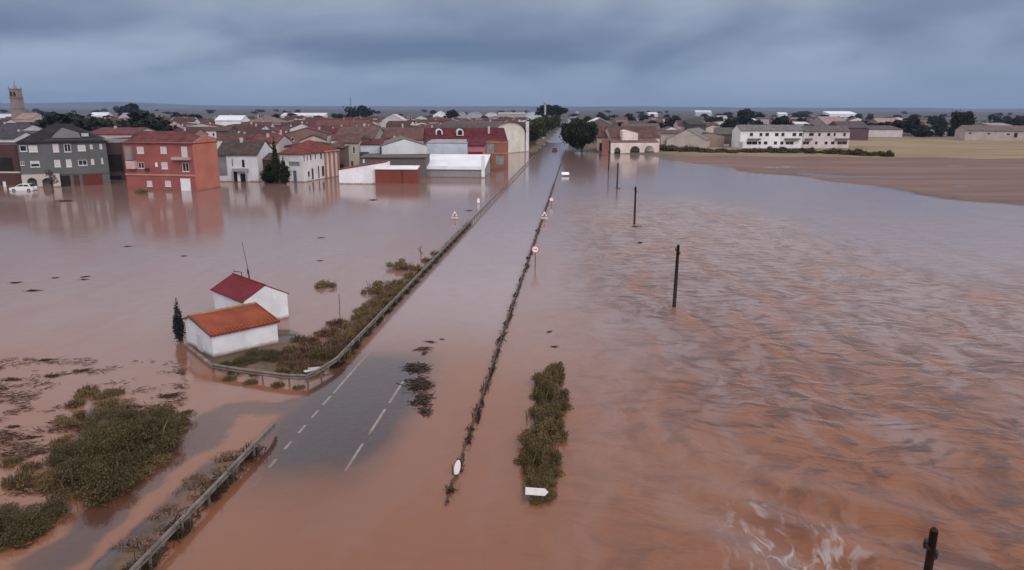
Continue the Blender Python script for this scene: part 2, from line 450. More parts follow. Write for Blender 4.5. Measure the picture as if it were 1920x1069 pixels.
dif = t.node('ShaderNodeBsdfDiffuse'); t.set(dif.inputs[0], mud); t.l.new(nrm, dif.inputs['Normal'])
trn = t.node('ShaderNodeBsdfTransparent'); trn.inputs[0].default_value = (0.86, 0.78, 0.72, 1)
body = t.node('ShaderNodeMixShader'); t.set(body.inputs[0], t.attr('turbid')); t.l.new(trn.outputs[0], body.inputs[1]); t.l.new(dif.outputs[0], body.inputs[2])
gls = t.node('ShaderNodeBsdfGlossy'); gls.inputs['Color'].default_value = (0.95, 0.95, 0.95, 1)
t.set(gls.inputs['Roughness'], t.math('ADD', t.math('MULTIPLY', tu, 0.28), 0.10)); t.l.new(nrm, gls.inputs['Normal'])
fr = t.node('ShaderNodeFresnel'); fr.inputs[0].default_value = 1.37; t.l.new(nrm, fr.inputs['Normal'])
top = t.node('ShaderNodeMixShader'); t.l.new(t.math('MULTIPLY', fr.outputs[0], t.ramp(tu, 0.05, 0.9, 1.0, 0.62)), top.inputs[0]); t.l.new(body.outputs[0], top.inputs[1]); t.l.new(gls.outputs[0], top.inputs[2])
t.l.new(top.outputs[0], t.out.inputs[0])
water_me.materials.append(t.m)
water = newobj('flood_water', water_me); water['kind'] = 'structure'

# hills on the horizon
V = []; F = []
rng = np.random.default_rng(4)
hx = np.linspace(-7500, 7500, 260)
prof = 8 + 40*fbm(hx, hx*0+50, 1500, 62) + 26*np.exp(-((hx+4500)/900)**2) + 12*sm(hx, -1000, -4000)
for k, x in enumerate(hx):
    V += [(x, 8300, -3), (x, 8600, float(prof[k])*1.0), (x, 8950, -3)]
for k in range(len(hx)-1):
    a = 3*k; F += [(a, a+3, a+4, a+1), (a+1, a+4, a+5, a+2)]
hills = newobj('hills', np_mesh('hills', V, F, plain('hill_scrub', (0.05, 0.055, 0.04), 0.9, 0.4, 0.004), True)); hills['kind'] = 'structure'

# road markings: paint lies on the asphalt
white_paint = plain('road_paint', (0.56, 0.56, 0.56), 0.6, 0.45, 2.2)
def line(name, s0, s1, t0, w, label, z=0.004, group='painted lines on the carriageway'):
    n = max(2, int((s1-s0)/0.5)+1); V = []; F = []
    ss = np.linspace(s0, s1, n)
    for k, s in enumerate(ss):
        for tt in (t0-w/2, t0+w/2):
            q = ST(s, tt); V.append((q.x, q.y, float(height(np.array([q.x]), np.array([q.y]))[0])+z))
        if k: F.append((2*k-2, 2*k-1, 2*k+1, 2*k))
    return np_mesh(name, V, F, white_paint)
road_markings = empty('road_markings', ST(35, -10)); road_markings['kind'] = 'structure'
def mark(s0, s1, t0, w=0.13):
    o = newobj('painted_line', line('painted_line', s0, s1, t0, w, ''))
    o.parent = road_markings; o.matrix_parent_inverse = Matrix.Translation(-road_markings.location)
mark(36.0, 44.5, -12.88)
for a, b in ((34.4, 35.6), (32.8, 33.7), (31.0, 31.9), (29.3, 30.1), (27.6, 28.4), (26.0, 26.8)): mark(a, b, -12.9)
for a, b in ((35.0, 38.5), (31.2, 34.2), (27.6, 30.2)): mark(a, b, -9.55)
for a, b in ((31.4, 33.6),): mark(a, b, -6.08)

# ------------------------------------------------------------------ foliage builders
def leaf_quads(cent, size, rng, up=0.0):
    "one small tilted leaf quad per centre"
    n = len(cent)
    a = rng.normal(size=(n, 3)); a[:, 2] += up; a /= np.linalg.norm(a, axis=1)[:, None]
    b = rng.normal(size=(n, 3)); b -= a*(a*b).sum(1)[:, None]; b /= np.linalg.norm(b, axis=1)[:, None]
    sz = size*rng.uniform(0.6, 1.35, (n, 1))
    w = sz*rng.uniform(0.45, 0.7, (n, 1))
    V = np.stack([cent-a*sz, cent-b*w, cent+a*sz, cent+b*w], 1).reshape(-1, 3)
    return V, np.arange(4*n).reshape(-1, 4)
def crown_points(rng, n, lobes, shell=0.55):
    "points spread through lobes (x,y,z,rx,ry,rz), denser near each lobe's skin"
    L = np.array(lobes, float); vol = L[:, 3]*L[:, 4]*L[:, 5]; pick = rng.choice(len(L), n, p=vol/vol.sum())
    d = rng.normal(size=(n, 3)); d /= np.linalg.norm(d, axis=1)[:, None]
    r = rng.uniform(shell**3, 1.0, n)**(1/3)*rng.uniform(0.82, 1.1, n)
    r = np.where(rng.uniform(size=n) < 0.16, r*rng.uniform(1.05, 1.6, n), r)
    return L[pick, :3] + d*L[pick, 3:]*r[:, None]
def tree_meshes(seed, h, rx, trunk_h, nleaf, leaf, mat, bark, shape='round'):
    rng = np.random.default_rng(seed); lobes = []
    ch = h-trunk_h*0.8
    if shape == 'round':
        for k in range(15):
            a = rng.uniform(0, 6.28); q = rng.uniform(0, 0.66)*rx; z = trunk_h + ch*rng.uniform(0.12, 0.80)
            e = math.sqrt(max(0.15, 1-((z-trunk_h)/ch-0.45)**2*2.2))
            r = rx*rng.uniform(0.28, 0.46)
            lobes.append((q*e*math.cos(a), q*e*math.sin(a), z, r, r, r*rng.uniform(0.6, 0.9)))
    elif shape == 'ball':
        for k in range(46):
            d = rng.normal(size=3); d /= np.linalg.norm(d); q = rng.uniform(0.35, 0.72); r = rx*rng.uniform(0.24, 0.36)
            lobes.append((d[0]*q*rx, d[1]*q*rx, trunk_h + ch*0.5 + d[2]*q*ch*0.5, r, r, r*0.8))
    elif shape == 'column':
        for k in range(14):
            z = ch*(k+0.5)/14; r = rx*(math.sin(min(1, (z/ch)*2.2+0.25)*1.57) if z < ch*0.4 else (1-(z/ch-0.4)/0.66))
            r = max(0.12*rx, r); lobes.append((rng.normal()*rx*0.12, rng.normal()*rx*0.12, z+h-ch, r, r, ch/14*1.3))
    elif shape == 'umbrella':
        for k in range(11):
            a = rng.uniform(0, 6.28); q = math.sqrt(rng.uniform(0, 0.6))*rx
            r = rx*rng.uniform(0.3, 0.42); lobes.append((q*math.cos(a), q*math.sin(a), h-ch*rng.uniform(0.25, 0.7), r, r, r*0.62))
    V, F = leaf_quads(crown_points(rng, nleaf, lobes), leaf, rng, 0.3)
    V[:, 2] = np.maximum(V[:, 2], 0.05)
    cm = np_mesh('crown', V, F, mat)
    m = MB(); r0 = max(0.10, h*0.028)
    top = trunk_h + ch*0.55
    m.tube([(0, 0, -0.4), (0.02*h, 0, trunk_h*0.5), (0, 0.015*h, trunk_h), (0, 0, top)], [r0*1.25, r0, r0*0.85, r0*0.3], 7)
    for l in lobes[:7]:
        st = Vector((0, 0.01*h, trunk_h*rng.uniform(0.8, 1.05))); en = Vector(l[:3])
        m.tube([st, st.lerp(en, 0.5)+Vector((0, 0, 0.05*h)), en], [r0*0.55, r0*0.38, r0*0.15], 5, False)
    return cm, m.mesh('trunk', bark, True)
BARK = plain('bark', (0.07, 0.05, 0.035), 0.9, 0.4, 2.0)
LEAF_DARK = leaf_mat('leaf_dark', (0.016, 0.023, 0.010), (0.036, 0.046, 0.018))
LEAF_MID = leaf_mat('leaf_mid', (0.035, 0.046, 0.018), (0.075, 0.080, 0.030))
LEAF_FAR = leaf_mat('leaf_far', (0.017, 0.023, 0.017), (0.036, 0.043, 0.029))
LEAF_BROWN = leaf_mat('leaf_brown', (0.165, 0.108, 0.048), (0.28, 0.195, 0.090))
LEAF_RUST = leaf_mat('leaf_rust', (0.175, 0.092, 0.055), (0.27, 0.155, 0.095))
LEAF_OLIVE = leaf_mat('leaf_olive', (0.085, 0.068, 0.026), (0.15, 0.11, 0.042))
LEAF_REED = leaf_mat('leaf_reed', (0.125, 0.092, 0.038), (0.21, 0.155, 0.065))
LEAF_ISLE = leaf_mat('leaf_islet', (0.075, 0.060, 0.025), (0.145, 0.108, 0.045))
STEM_DRY = leaf_mat('stem_dry', (0.115, 0.078, 0.040), (0.19, 0.135, 0.070))

def place_tree(name, meshes, loc, label, cat='tree', group=None, sc=(1, 1, 1), rz=0.0):
    r = empty(name, loc, rz); r.scale = sc; tag(r, label, cat, group)
    newobj('trunk', meshes[1], r); newobj('crown', meshes[0], r); return r

def shrub_meshes(seed, h, rx, ry, nblade, nleaf, leaf, lm, sm_, droop=0.35, lobes=9, low=0.0):
    "a shrub of upright stems and a loose leafy crown"
    rng = np.random.default_rng(seed)
    V = []; F = []
    for k in range(nblade):
        a = rng.uniform(0, 6.28); q = math.sqrt(rng.uniform(0, 1))*0.8
        x, y = q*rx*math.cos(a), q*ry*math.sin(a)
        hh = h*rng.choice((rng.uniform(0.35, 0.8), rng.uniform(0.7, 1.25)))*(1-0.6*q*q); b = rng.uniform(0, 6.28)
        lean = rng.uniform(0.05, droop)*hh
        w = 0.012*rng.uniform(0.7, 1.6)*(1+h*0.3)
        px, py = -math.sin(b)*w, math.cos(b)*w
        i = len(V)
        V += [(x-px, y-py, -0.25), (x+px, y+py, -0.25),
              (x+math.cos(b)*lean*0.4-px*0.8, y+math.sin(b)*lean*0.4-py*0.8, hh*0.6), (x+math.cos(b)*lean*0.4+px*0.8, y+math.sin(b)*lean*0.4+py*0.8, hh*0.6),
              (x+math.cos(b)*lean, y+math.sin(b)*lean, hh)]
        F += [(i, i+1, i+3, i+2), (i+2, i+3, i+4, i+4)]
    me = bpy.data.meshes.new('stems'); me.from_pydata(V, [], [f if f[2] != f[3] else f[:3] for f in F]); me.materials.append(sm_)
    Ls = []
    for k in range(int(lobes*2.6)):
        a = rng.uniform(0, 6.28); q = math.sqrt(rng.uniform(0, 1))*0.92
        r = rng.uniform(0.10, 0.30)
        zz = h*(low + (1-low)*rng.uniform(0.10, 0.95)*(1-0.65*q))
        Ls.append((q*rx*math.cos(a), q*ry*math.sin(a), zz, rx*r, ry*r, h*rng.uniform(0.10, 0.26)))
    c = crown_points(rng, nleaf, Ls, 0.35)
    c[:, 2] = np.maximum(c[:, 2], 0.02)
    LV, LF = leaf_quads(c, leaf, rng, 0.6)
    return np_mesh('foliage', LV, LF, lm), me
def place_shrub(name, meshes, loc, label, cat='shrub', group=None, rz=0.0, sc=(1, 1, 1)):
    r = empty(name, loc, rz); r.scale = sc; tag(r, label, cat, group)
    newobj('foliage', meshes[0], r); newobj('stems', meshes[1], r); return r

# ------------------------------------------------------------------ the hut and its lean-to by the road
HUT_WHITE = plain('hut_whitewash', (0.70, 0.70, 0.71), 0.85, 0.12, 0.9, tide=0.42, bump=0.01, streak=True)
ORANGE_TILE = tiles('orange_clay_tiles', (0.27, 0.062, 0.028), 'X', 0.21, 0.3)
BROWN_TILE = tiles('weathered_brown_tiles', (0.15, 0.085, 0.06), 'X', 0.21, 0.3)
RED_TILE_HUT = tiles('dark_red_roof_sheets', (0.165, 0.018, 0.024), 'X', 0.30, 0.22)
EA = math.radians(45)
TIMBER = plain('dark_timber', (0.05, 0.035, 0.028), 0.8, 0.4, 2.0)
METAL_DARK = plain('dark_metal', (0.05, 0.045, 0.045), 0.55, 0.3, 3.0, metal=0.3)
lean = empty('small_house', (-18.32, 42.6, 0), EA)
tag(lean, 'low white outbuilding with orange tiled roof in front of the dark red roofed one', 'outbuilding')
L, Dp, e0, e1, er, rk = 4.3, 4.0, 1.42, 1.66, 1.98, 3.1
def hut_wall(parent, L, Dp, e0, e1, er, rk, gable_x):
    "thick-walled block; gable_x: profile over depth, extruded along x"
    m = MB(); zb = -0.9
    prof = [(0, zb), (Dp, zb), (Dp, e1), (rk, er), (0, e0)]
    m.slab([(0, y, z) for y, z in prof], (L, 0, 0)); return m.build('wall', HUT_WHITE, parent)
hut_wall(lean, L, Dp, e0, e1, er, rk, True)
rf = MB(); ov = 0.14; th = 0.09
k0 = (er-e0)/rk
rf.slab([(-ov, -ov, e0-ov*k0+0.012), (L+ov, -ov, e0-ov*k0+0.012), (L+ov, rk, er+0.012), (-ov, rk, er+0.012)], (0, 0, th))
ro = rf.build('roof', ORANGE_TILE, lean)
k1 = (er-e1)/(Dp-rk); rb = MB()
rb.slab([(-ov, rk+0.002, er+0.010), (L+ov, rk+0.002, er+0.010), (L+ov, Dp+ov, e1-ov*k1+0.010), (-ov, Dp+ov, e1-ov*k1+0.010)], (0, 0, th))
rb.build('back_slope', BROWN_TILE, ro)
for k in range(12):   # ridge cap tiles
    x = -ov + (L+2*ov)*k/12
    MB().tube([(x, rk, er+th-0.005), (x+(L+2*ov)/12*0.97, rk, er+th+0.010)], [0.10, 0.115], 8).build('ridge_tile', plain('ridge_tile_clay', (0.30, 0.17, 0.10), 0.85, 0.3), ro)
for k in range(20):   # rounded eave tiles along the lower edge
    x = -ov+0.08 + (L+2*ov-0.16)*k/19
    MB().tube([(x, -ov-0.05, e0-ov*k0+th-0.01), (x, 0.35, e0+0.35*k0+th+0.015)], 0.085, 6).build('eave_tile', ORANGE_TILE, ro)
for k in range(16):   # tile rows at the side edges
    for xx in (-ov+0.05, L+ov-0.05):
        y = -ov + (rk+ov)*k/16
        MB().tube([(xx, y, e0+y*k0+th+0.012), (xx, y+(rk+ov)/16, e0+(y+(rk+ov)/16)*k0+th+0.0)], [0.09, 0.075], 6).build('verge_tile', BROWN_TILE if xx < 0 else ORANGE_TILE, ro)
MB().box((-0.012, 1.5, -0.5), (-0.002, 2.35, 1.05)).build('door', plain('door_grey', (0.55, 0.55, 0.56), 0.6, 0.15), lean)

house = empty('small_house', (-18.72, 49.3, 0), EA)
tag(house, 'small white house with dark red gabled roof beside the flooded road', 'house')
W2, L2, ee, rr = 3.3, 5.0, 1.80, 2.66
m = MB(); zb = -0.9
m.slab([(0, 0, zb), (W2, 0, zb), (W2, 0, ee), (W2/2, 0, rr), (0, 0, ee)], (0, L2, 0)); m.build('wall', HUT_WHITE, house)
kk = (rr-ee)/(W2/2); th = 0.07; o = 0.16
r = MB(); r.slab([(-o, -0.03, ee-o*kk+0.012), (-o, L2+o, ee-o*kk+0.012), (W2/2, L2+o, rr+0.012), (W2/2, -0.03, rr+0.012)][::-1], (0, 0, th))
RED_Y = tiles('dark_red_roof_sheets_across', (0.165, 0.018, 0.024), 'Y', 0.30, 0.22)
ro = r.build('roof', RED_Y, house)
r = MB(); r.slab([(W2/2+0.002, -0.03, rr+0.010), (W2/2+0.002, L2+o, rr+0.010), (W2+o, L2+o, ee-o*kk+0.010), (W2+o, -0.03, ee-o*kk+0.010)][::-1], (0, 0, th))
r.build('far_slope', RED_Y, ro)
MB().tube([(W2/2, -0.05, rr+th), (W2/2, L2+o, rr+th)], 0.06, 6).build('ridge_cap', RED_Y, ro)
MB().box((W2+0.002, 1.2, 0.3), (W2+0.03, 2.1, 1.2)).build('shutter', TIMBER, house)
st = MB(); st.tube([(W2/2-0.25, 3.05, rr-0.25), (W2/2-0.25, 3.05, rr+0.55), (W2/2-0.62, 3.6, rr+0.60)], 0.035, 6)
st.build('stove_pipe', METAL_DARK, house)
mast = empty('aerial_mast', (0, 0, 0)); mp = house.matrix_basis
def hl(x, y, z): return Vector((-18.72, 49.3, 0)) + Matrix.Rotation(EA, 3, 'Z') @ Vector((x, y, z))
mast.location = hl(1.70, 2.45, rr-0.1)
tag(mast, 'thin leaning aerial mast rising from the dark red roof ridge', 'aerial')
MB().tube([(0, 0, -0.15), (-0.06, 0, 0.85)], 0.05, 6).build('lower_tube', METAL_DARK, mast)
MB().tube([(-0.05, 0, 0.8), (-0.20, 0.0, 1.9), (-0.34, 0, 3.0)], [0.025, 0.02, 0.014], 5).build('whip', METAL_DARK, mast)
MB().box((-0.13, -0.03, 0.55), (-0.06, 0.04, 0.95)).build('clamp', METAL_DARK, mast)

# kerb wall of the hut's yard
CONC = plain('stained_concrete', (0.20, 0.17, 0.15), 0.85, 0.4, 1.6, tide=0.25, bump=0.02)
kw = empty('kerb_wall', G(352, 652)); tag(kw, 'low stained kerb wall at the corner of the white outbuilding', 'wall')
kp = [G(347, 648)-kw.location, G(372, 668)-kw.location, G(400, 690)-kw.location]
for a, b in zip(kp[:-1], kp[1:]):
    for k in range(3):
        p0 = a.lerp(b, k/3); p1 = a.lerp(b, (k+0.96)/3); d = (b-a).normalized(); nn = Vector((-d.y, d.x, 0))*0.11
        MB().slab([p0-nn, p1-nn, p1+nn, p0+nn], (0, 0, 0.16+0.02*math.sin(k*3))).build('kerb_stone', CONC, kw)

# ------------------------------------------------------------------ guard rails
STEEL = plain('weathered_galvanised_steel', (0.165, 0.138, 0.115), 0.6, 0.35, 1.8, spec=0.4, metal=0.15, tide=0.2)
RUSTY = plain('flood_stained_steel', (0.085, 0.056, 0.046), 0.7, 0.4, 2.0, metal=0.1)
# W-beam profile (across, up)
WPROF = [(0.000, 0.155), (0.022, 0.150), (0.075, 0.105), (0.080, 0.070), (0.018, 0.030), (0.012, 0.0), (0.018, -0.030), (0.080, -0.070), (0.075, -0.105), (0.022, -0.150), (0.000, -0.155)]
def beam_mesh(pts, mat, drop=None):
    "W-beam along pts (local, z = beam centre); closed thin sheet"
    m = MB(); n = len(WPROF); pts = [Vector(p) for p in pts]
    ring = WPROF + [(x-0.012, z) for x, z in WPROF[::-1]]; q = len(ring); base = 0
    for k, p in enumerate(pts):
        d = (pts[min(k+1, len(pts)-1)] - pts[max(k-1, 0)]); d.z = 0; d.normalize(); s = Vector((d.y, -d.x, 0))
        for x, z in ring: m.v.append(tuple(p + s*x + Vector((0, 0, z))))
    for k in range(len(pts)-1):
        for j in range(q):
            i = (j+1) % q; m.f.append((k*q+j, k*q+i, (k+1)*q+i, (k+1)*q+j))
    m.f.append(tuple(range(q-1, -1, -1))); m.f.append(tuple((len(pts)-1)*q+j for j in range(q)))
    return m.mesh('beam', mat)
def post_mesh(mat, top):
    m = MB(); m.box((-0.03, -0.14, -1.0), (0.03, -0.05, top)); return m.mesh('post', mat)
def block_mesh(mat):
    m = MB(); m.box((-0.05, -0.048, -0.10), (0.05, 0.0-0.014, 0.10)); return m.mesh('spacer', mat)
B4 = beam_mesh([(0, 0, 0), (3.97, 0, 0)], STEEL); B20 = beam_mesh([(0, 0, 0), (19.9, 0, 0)], STEEL)
PM = post_mesh(STEEL, 0.62); SPM = block_mesh(STEEL)
rs = random.Random(8)
def rail_run(root, s_from, s_to, zc, sag=0.0):
    s = s_from; k = 0
    while s < s_to-0.5:
        seg = 4.0 if s < 115 else 20.0
        o = newobj('beam', B4 if seg == 4.0 else B20, root); o.location = (s-s_from, 0, zc+rs.uniform(-sag, sag)); o.rotation_euler = (rs.uniform(-sag, sag)*1.5, rs.uniform(-sag, sag)*0.15, 0)
        for j in range(int(seg/4)*(2 if s < 115 else 1)):
            st = 2.0 if s < 115 else 4.0
            p = newobj('post', PM, root); p.location = (s-s_from+0.3+j*st, 0, 0); p.rotation_euler = (rs.uniform(-0.03, 0.03), rs.uniform(-0.03, 0.03), 0)
            if s < 80:
                b = newobj('spacer', SPM, root); b.location = (s-s_from+0.3+j*st, 0, zc)
        s += seg
# traffic side faces +t: local -y is +t when x runs along the road
left_rail = empty('guard_rail', ST(39.9, -14.0), ROAD_ANG)
tag(left_rail, 'long steel guard rail between the road and the brown brush, running to town', 'guard rail')
rail_run(left_rail, 39.9, 236, 0.50, 0.012)
# curved return end along the yard
inv = left_rail.matrix_basis.inverted()
cpts = [G(398, 686, 0.42), G(440, 693, 0.43), G(490, 700, 0.45), G(540, 706, 0.47), G(575, 707, 0.48)]
ce = ST(39.9, -14.0, 0.50)
arc = []
p0, p1, p2 = cpts[-1], ST(37.95, -14.35, 0.49), ce
for k in range(1, 9):
    a = k/8; arc.append(p0*(1-a)**2 + p1*2*a*(1-a) + p2*a*a)
for a, b in zip(cpts[:-1], cpts[1:]):
    newobj('beam', beam_mesh([inv @ a, inv @ b], STEEL), left_rail)
newobj('curved_end', beam_mesh([inv @ cpts[-1]] + [inv @ p for p in arc], STEEL), left_rail)
for q in cpts + [arc[3]]:
    p = newobj('post', PM, left_rail); w = inv @ q; p.location = (w.x, w.y+0.05, 0)
near_rail = empty('guard_rail', ST(14.0, -13.95), ROAD_ANG)
tag(near_rail, 'short nearest piece of steel guard rail ending at the side road', 'guard rail')
rail_run(near_rail, 14.0, 28.3, 0.50, 0.012)
newobj('end_terminal', beam_mesh([(16.0, 0, 0.50), (16.5, 0.03, 0.47), (17.0, 0.08, 0.36)], STEEL), near_rail)
# drowned rail on the other side: only its top breaks the surface
B4R = beam_mesh([(0, 0, 0), (3.97, 0, 0)], RUSTY); B20R = beam_mesh([(0, 0, 0), (19.9, 0, 0)], RUSTY); PMR = post_mesh(RUSTY, 0.16)
right_rail = empty('guard_rail', ST(25.2, -4.85), ROAD_ANG)
tag(right_rail, 'drowned guard rail with only its dark top edge above the water', 'guard rail')
s = 25.2
while s < 262:
    seg = 4.0 if s < 117 else 20.0
    o = newobj('beam', B4R if seg == 4 else B20R, right_rail)
    zt = -0.085 if s < 33 else (0.03 if s < 70 else 0.10)
    o.location = (s-25.2, 0, zt+rs.uniform(-0.03, 0.03)); o.rotation_euler = (rs.uniform(-0.15, 0.15), rs.uniform(-0.004, 0.004), rs.uniform(-0.01, 0.01))
    for j in range(2 if seg == 4 else 5):
        p = newobj('post', PMR, right_rail); p.location = (s-25.2+0.3+j*(2 if seg == 4 else 4), 0, (-0.05 if s < 33 else rs.uniform(0.0, 0.16))); p.rotation_euler = (rs.uniform(-0.15, 0.15), rs.uniform(-0.12, 0.12), 0)
    s += seg

# ------------------------------------------------------------------ flood debris
DEBRIS = leaf_mat('wet_reed_debris', (0.066, 0.044, 0.034), (0.125, 0.085, 0.062))
def debris_mesh(seed, n, lx, ly, h, size=0.25):
    "tangle of broken reeds and twigs lying on the water"
    rng = np.random.default_rng(seed); V = []; F = []
    for k in range(n):
        c = np.array([rng.normal()*lx*0.45, rng.normal()*ly*0.45, abs(rng.normal())*h*0.5])
        a = rng.normal()*0.55 if ly < lx else rng.uniform(0, 6.28); L = size*rng.uniform(0.5, 1.8); w = rng.uniform(0.012, 0.04)
        d = np.array([math.cos(a), math.sin(a), rng.normal()*0.10]); p = np.array([-math.sin(a), math.cos(a), 0])
        i = len(V); u = np.array([0, 0, w])
        V += [c-d*L-p*w, c-d*L+p*w, c-d*L*0.9+u, c+d*L-p*w*0.6, c+d*L+p*w*0.6, c+d*L*0.9+u*0.6]
        F += [(i, i+1, i+4, i+3), (i+1, i+2, i+5, i+4), (i+2, i, i+3, i+5)]
    return np_mesh('debris', V, F, DEBRIS)
DM = [debris_mesh(200+i, 60, 0.7, 0.28, 0.06, 0.16) for i in range(5)]
def debris(loc, me, label, group=None, sc=1.0, rz=0.0, cat='debris', name='floating_debris'):
    o = newobj(name, me); o.location = loc; o.rotation_euler = (0, 0, rz); o.scale = (sc, sc, sc)
    return tag(o, label, cat, group)
s = 33.5; k = 0
while s < 92:
    q = ST(s, -4.85+rs.uniform(-0.15, 0.25), 0.02)
    debris(q, DM[k % 5], 'dark tangle of reeds caught on the drowned guard rail', 'debris caught on the drowned rail', 1.0, ROAD_ANG+rs.uniform(-0.2, 0.2)).scale = (rs.uniform(0.7, 2.0), rs.uniform(0.18, 0.45), rs.uniform(0.6, 1.6))
    s += rs.choice((0.8, 1.6, 2.6, 4.2))*rs.uniform(0.8, 1.3)*(1+s/120); k += 1
def drift(name, s0, s1, tt, n, label, sx=0.16, sz=0.17):
    rng = np.random.default_rng(int(s0)); V = []; F = []
    for k in range(n):
        s = s0 + (s1-s0)*rng.uniform()**1.5; s += 0.8*math.sin(s*2.1) + 0.5*math.sin(s*5.3); q = ST(s, tt+rng.normal()*sx); a = ROAD_ANG + rng.normal()*0.7; L = rng.uniform(0.1, 0.38); w = rng.uniform(0.01, 0.03)
        c = np.array([q.x, q.y, abs(rng.normal())*sz]); d = np.array([math.cos(a)*0.8, math.sin(a)*0.8, rng.normal()*0.5]); p = np.array([-math.sin(a), math.cos(a), 0]); i = len(V); u = np.array([0, 0, w])
        V += [c-d*L-p*w, c-d*L+p*w, c-d*L*0.9+u, c+d*L-p*w*0.6, c+d*L+p*w*0.6, c+d*L*0.9+u*0.6]
        F += [(i, i+1, i+4, i+3), (i+1, i+2, i+5, i+4), (i+2, i, i+3, i+5)]
    o = newobj(name, np_mesh(name, V, F, DRIFT)); tag(o, label, 'debris'); o['kind'] = 'stuff'
DRIFT = leaf_mat('drift_straw', (0.075, 0.050, 0.032), (0.135, 0.092, 0.055))
drift('drift_straw', 39.5, 95, -14.15, 7000, 'matted straw and reeds washed against the foot of the long rail')
drift('drift_straw', 26.5, 150, -4.80, 1300, 'matted reeds and mud caught along the top of the drowned rail', 0.09, 0.05)
drift('drift_straw', 17, 28.8, -14.1, 2600, 'matted straw and reeds washed against the foot of the nearest rail')
rng = np.random.default_rng(66); V = []; F = []
while len(F) < 9000:
    px, py = rng.uniform(-40, 350), rng.uniform(672, 1030); q = G(px, py)
    t_q = q.x*RN.x + q.y*RN.y
    if t_q > -16.2 or segdist(np.array([q.x]), np.array([q.y]), SIDE_ROAD)[0] < 1.5: continue
    if float(fbm(np.array([q.x]), np.array([q.y*1.6]), 2.4, 88)[0]) + rng.normal()*0.05 < 0.56: continue
    a_ = rng.normal()*0.6 + 0.2; L = rng.uniform(0.08, 0.30); w = rng.uniform(0.008, 0.022); i = len(V)
    c_ = np.array([q.x, q.y, abs(rng.normal())*0.05]); d = np.array([math.cos(a_), math.sin(a_), rng.normal()*0.15]); p = np.array([-math.sin(a_), math.cos(a_), 0]); u = np.array([0, 0, w])
    V += [c_-d*L-p*w, c_-d*L+p*w, c_-d*L*0.9+u, c_+d*L-p*w*0.6, c_+d*L+p*w*0.6, c_+d*L*0.9+u*0.6]
    F += [(i, i+1, i+4, i+3), (i+1, i+2, i+5, i+4), (i+2, i, i+3, i+5)]
o = newobj('flattened_grass', np_mesh('flattened_grass', V, F, DRIFT)); tag(o, 'flattened dead grass lying in the shallow water around the bushy islet', 'dead grass'); o['kind'] = 'stuff'
# big reed mat on the carriageway
rng = np.random.default_rng(12)
mat_root = empty('reed_mat', G(783, 700)); tag(mat_root, 'large dark mat of washed-up reeds lying on the carriageway beside the white lines', 'debris')
for i, (px, py, lx, ly, n) in enumerate(((780,690,0.7,0.8,110), (784,722,0.7,0.9,120), (792,750,0.4,0.8,70), (797,772,0.25,0.6,30), (800,655,0.35,0.3,16))):
    d = newobj('reed_bundle', debris_mesh(300+i, n, lx, ly, 0.10, 0.30), mat_root); d.location = G(px, py)-mat_root.location+Vector((0, 0, 0.01))
for i, (px, py, ang) in enumerate(((802,700,0.5), (806,726,0.15), (802,742,0.1), (800,712,0.3), (797,758,0.6))):
    d = MB(); L = 0.75; pts = [(L*q, 0.16*L*math.sin(q*5), 0.03+0.10*q*q) for q in (0, .25, .5, .75, 1)]
    d.tube(pts, [0.05, 0.045, 0.04, 0.03, 0.015], 5)
    o = d.build('bent_stalk', DEBRIS, mat_root); o.location = G(px-18, py)-mat_root.location; o.rotation_euler = (0, 0, ang)
for (px, py, sc) in ((807,641,0.5), (829,636,0.3), (783,655,0.45), (796,662,0.5)):
    debris(G(px, py, 0.02), DM[px % 5], 'small dark scrap of reeds on the carriageway behind the large reed mat', 'scraps behind the reed mat', sc, px)
# scraps afloat on the two flooded fields
for (px, py, sc, rz) in ((62,545,0.8,0.1), (104,521,0.5,0.2), (160,519,0.6,0.5), (158,524,0.5,0), (240,462,0.6,0.2), (700,375,1.1,0.1), (880,395,0.8,0), (602,446,0.6,0.4), (122,377,1.8,0), (600,489,0.5,0), (30,530,0.7,0.3), (345,480,0.5,0.2)):
    debris(G(px, py, 0.01), DM[(px+py) % 5], 'small dark scrap afloat on the calm flooded field before the town', 'scraps on the calm flooded field', sc, rz)
for (px, py, sc, rz) in ((1200,455,0.8,1.4), (1192,425,0.8,0), (1158,353,1.0,0), (1040,650,0.4,0), (1030,622,0.4,0.9)):
    debris(G(px, py, 0.02), DM[(px+py) % 5], 'small dark scrap carried along in the current past the wooden poles', 'scraps in the current', sc, rz)
for i, (px, py, sc, rz) in enumerate(((320,742,1.0,0.35), (345,775,0.7,0.8), (60,820,0.5,0.1), (70,850,0.5,0.3), (25,800,0.5,0), (100,705,0.8,0.15), (150,695,0.7,0), (85,675,0.6,0.2), (20,712,0.8,0.1))):
    debris(G(px, py, 0.01), DM[i % 5], 'scrap of wet brush near the bushy islet beside the side road', 'scraps by the bushy islet', sc, rz)
# wooden plank caught at the yard corner
pl = empty('broken_board', G(590, 694, 0.20), 0.5); tag(pl, 'pale broken boards lying behind the curved end of the guard rail', 'boards')
for k, (dx, dy, a, w) in enumerate(((0, 0, 0.1, 0.16), (0.25, 0.12, -0.12, 0.12), (-0.1, -0.18, 0.3, 0.1))):
    b = MB().box((-0.6, -w, 0), (0.6, w, 0.035)).build('board', plain('bleached_wood', (0.46, 0.43, 0.42), 0.8, 0.25), pl); b.location = (dx, dy, 0.04*k); b.rotation_euler = (0.05, 0.04, a)

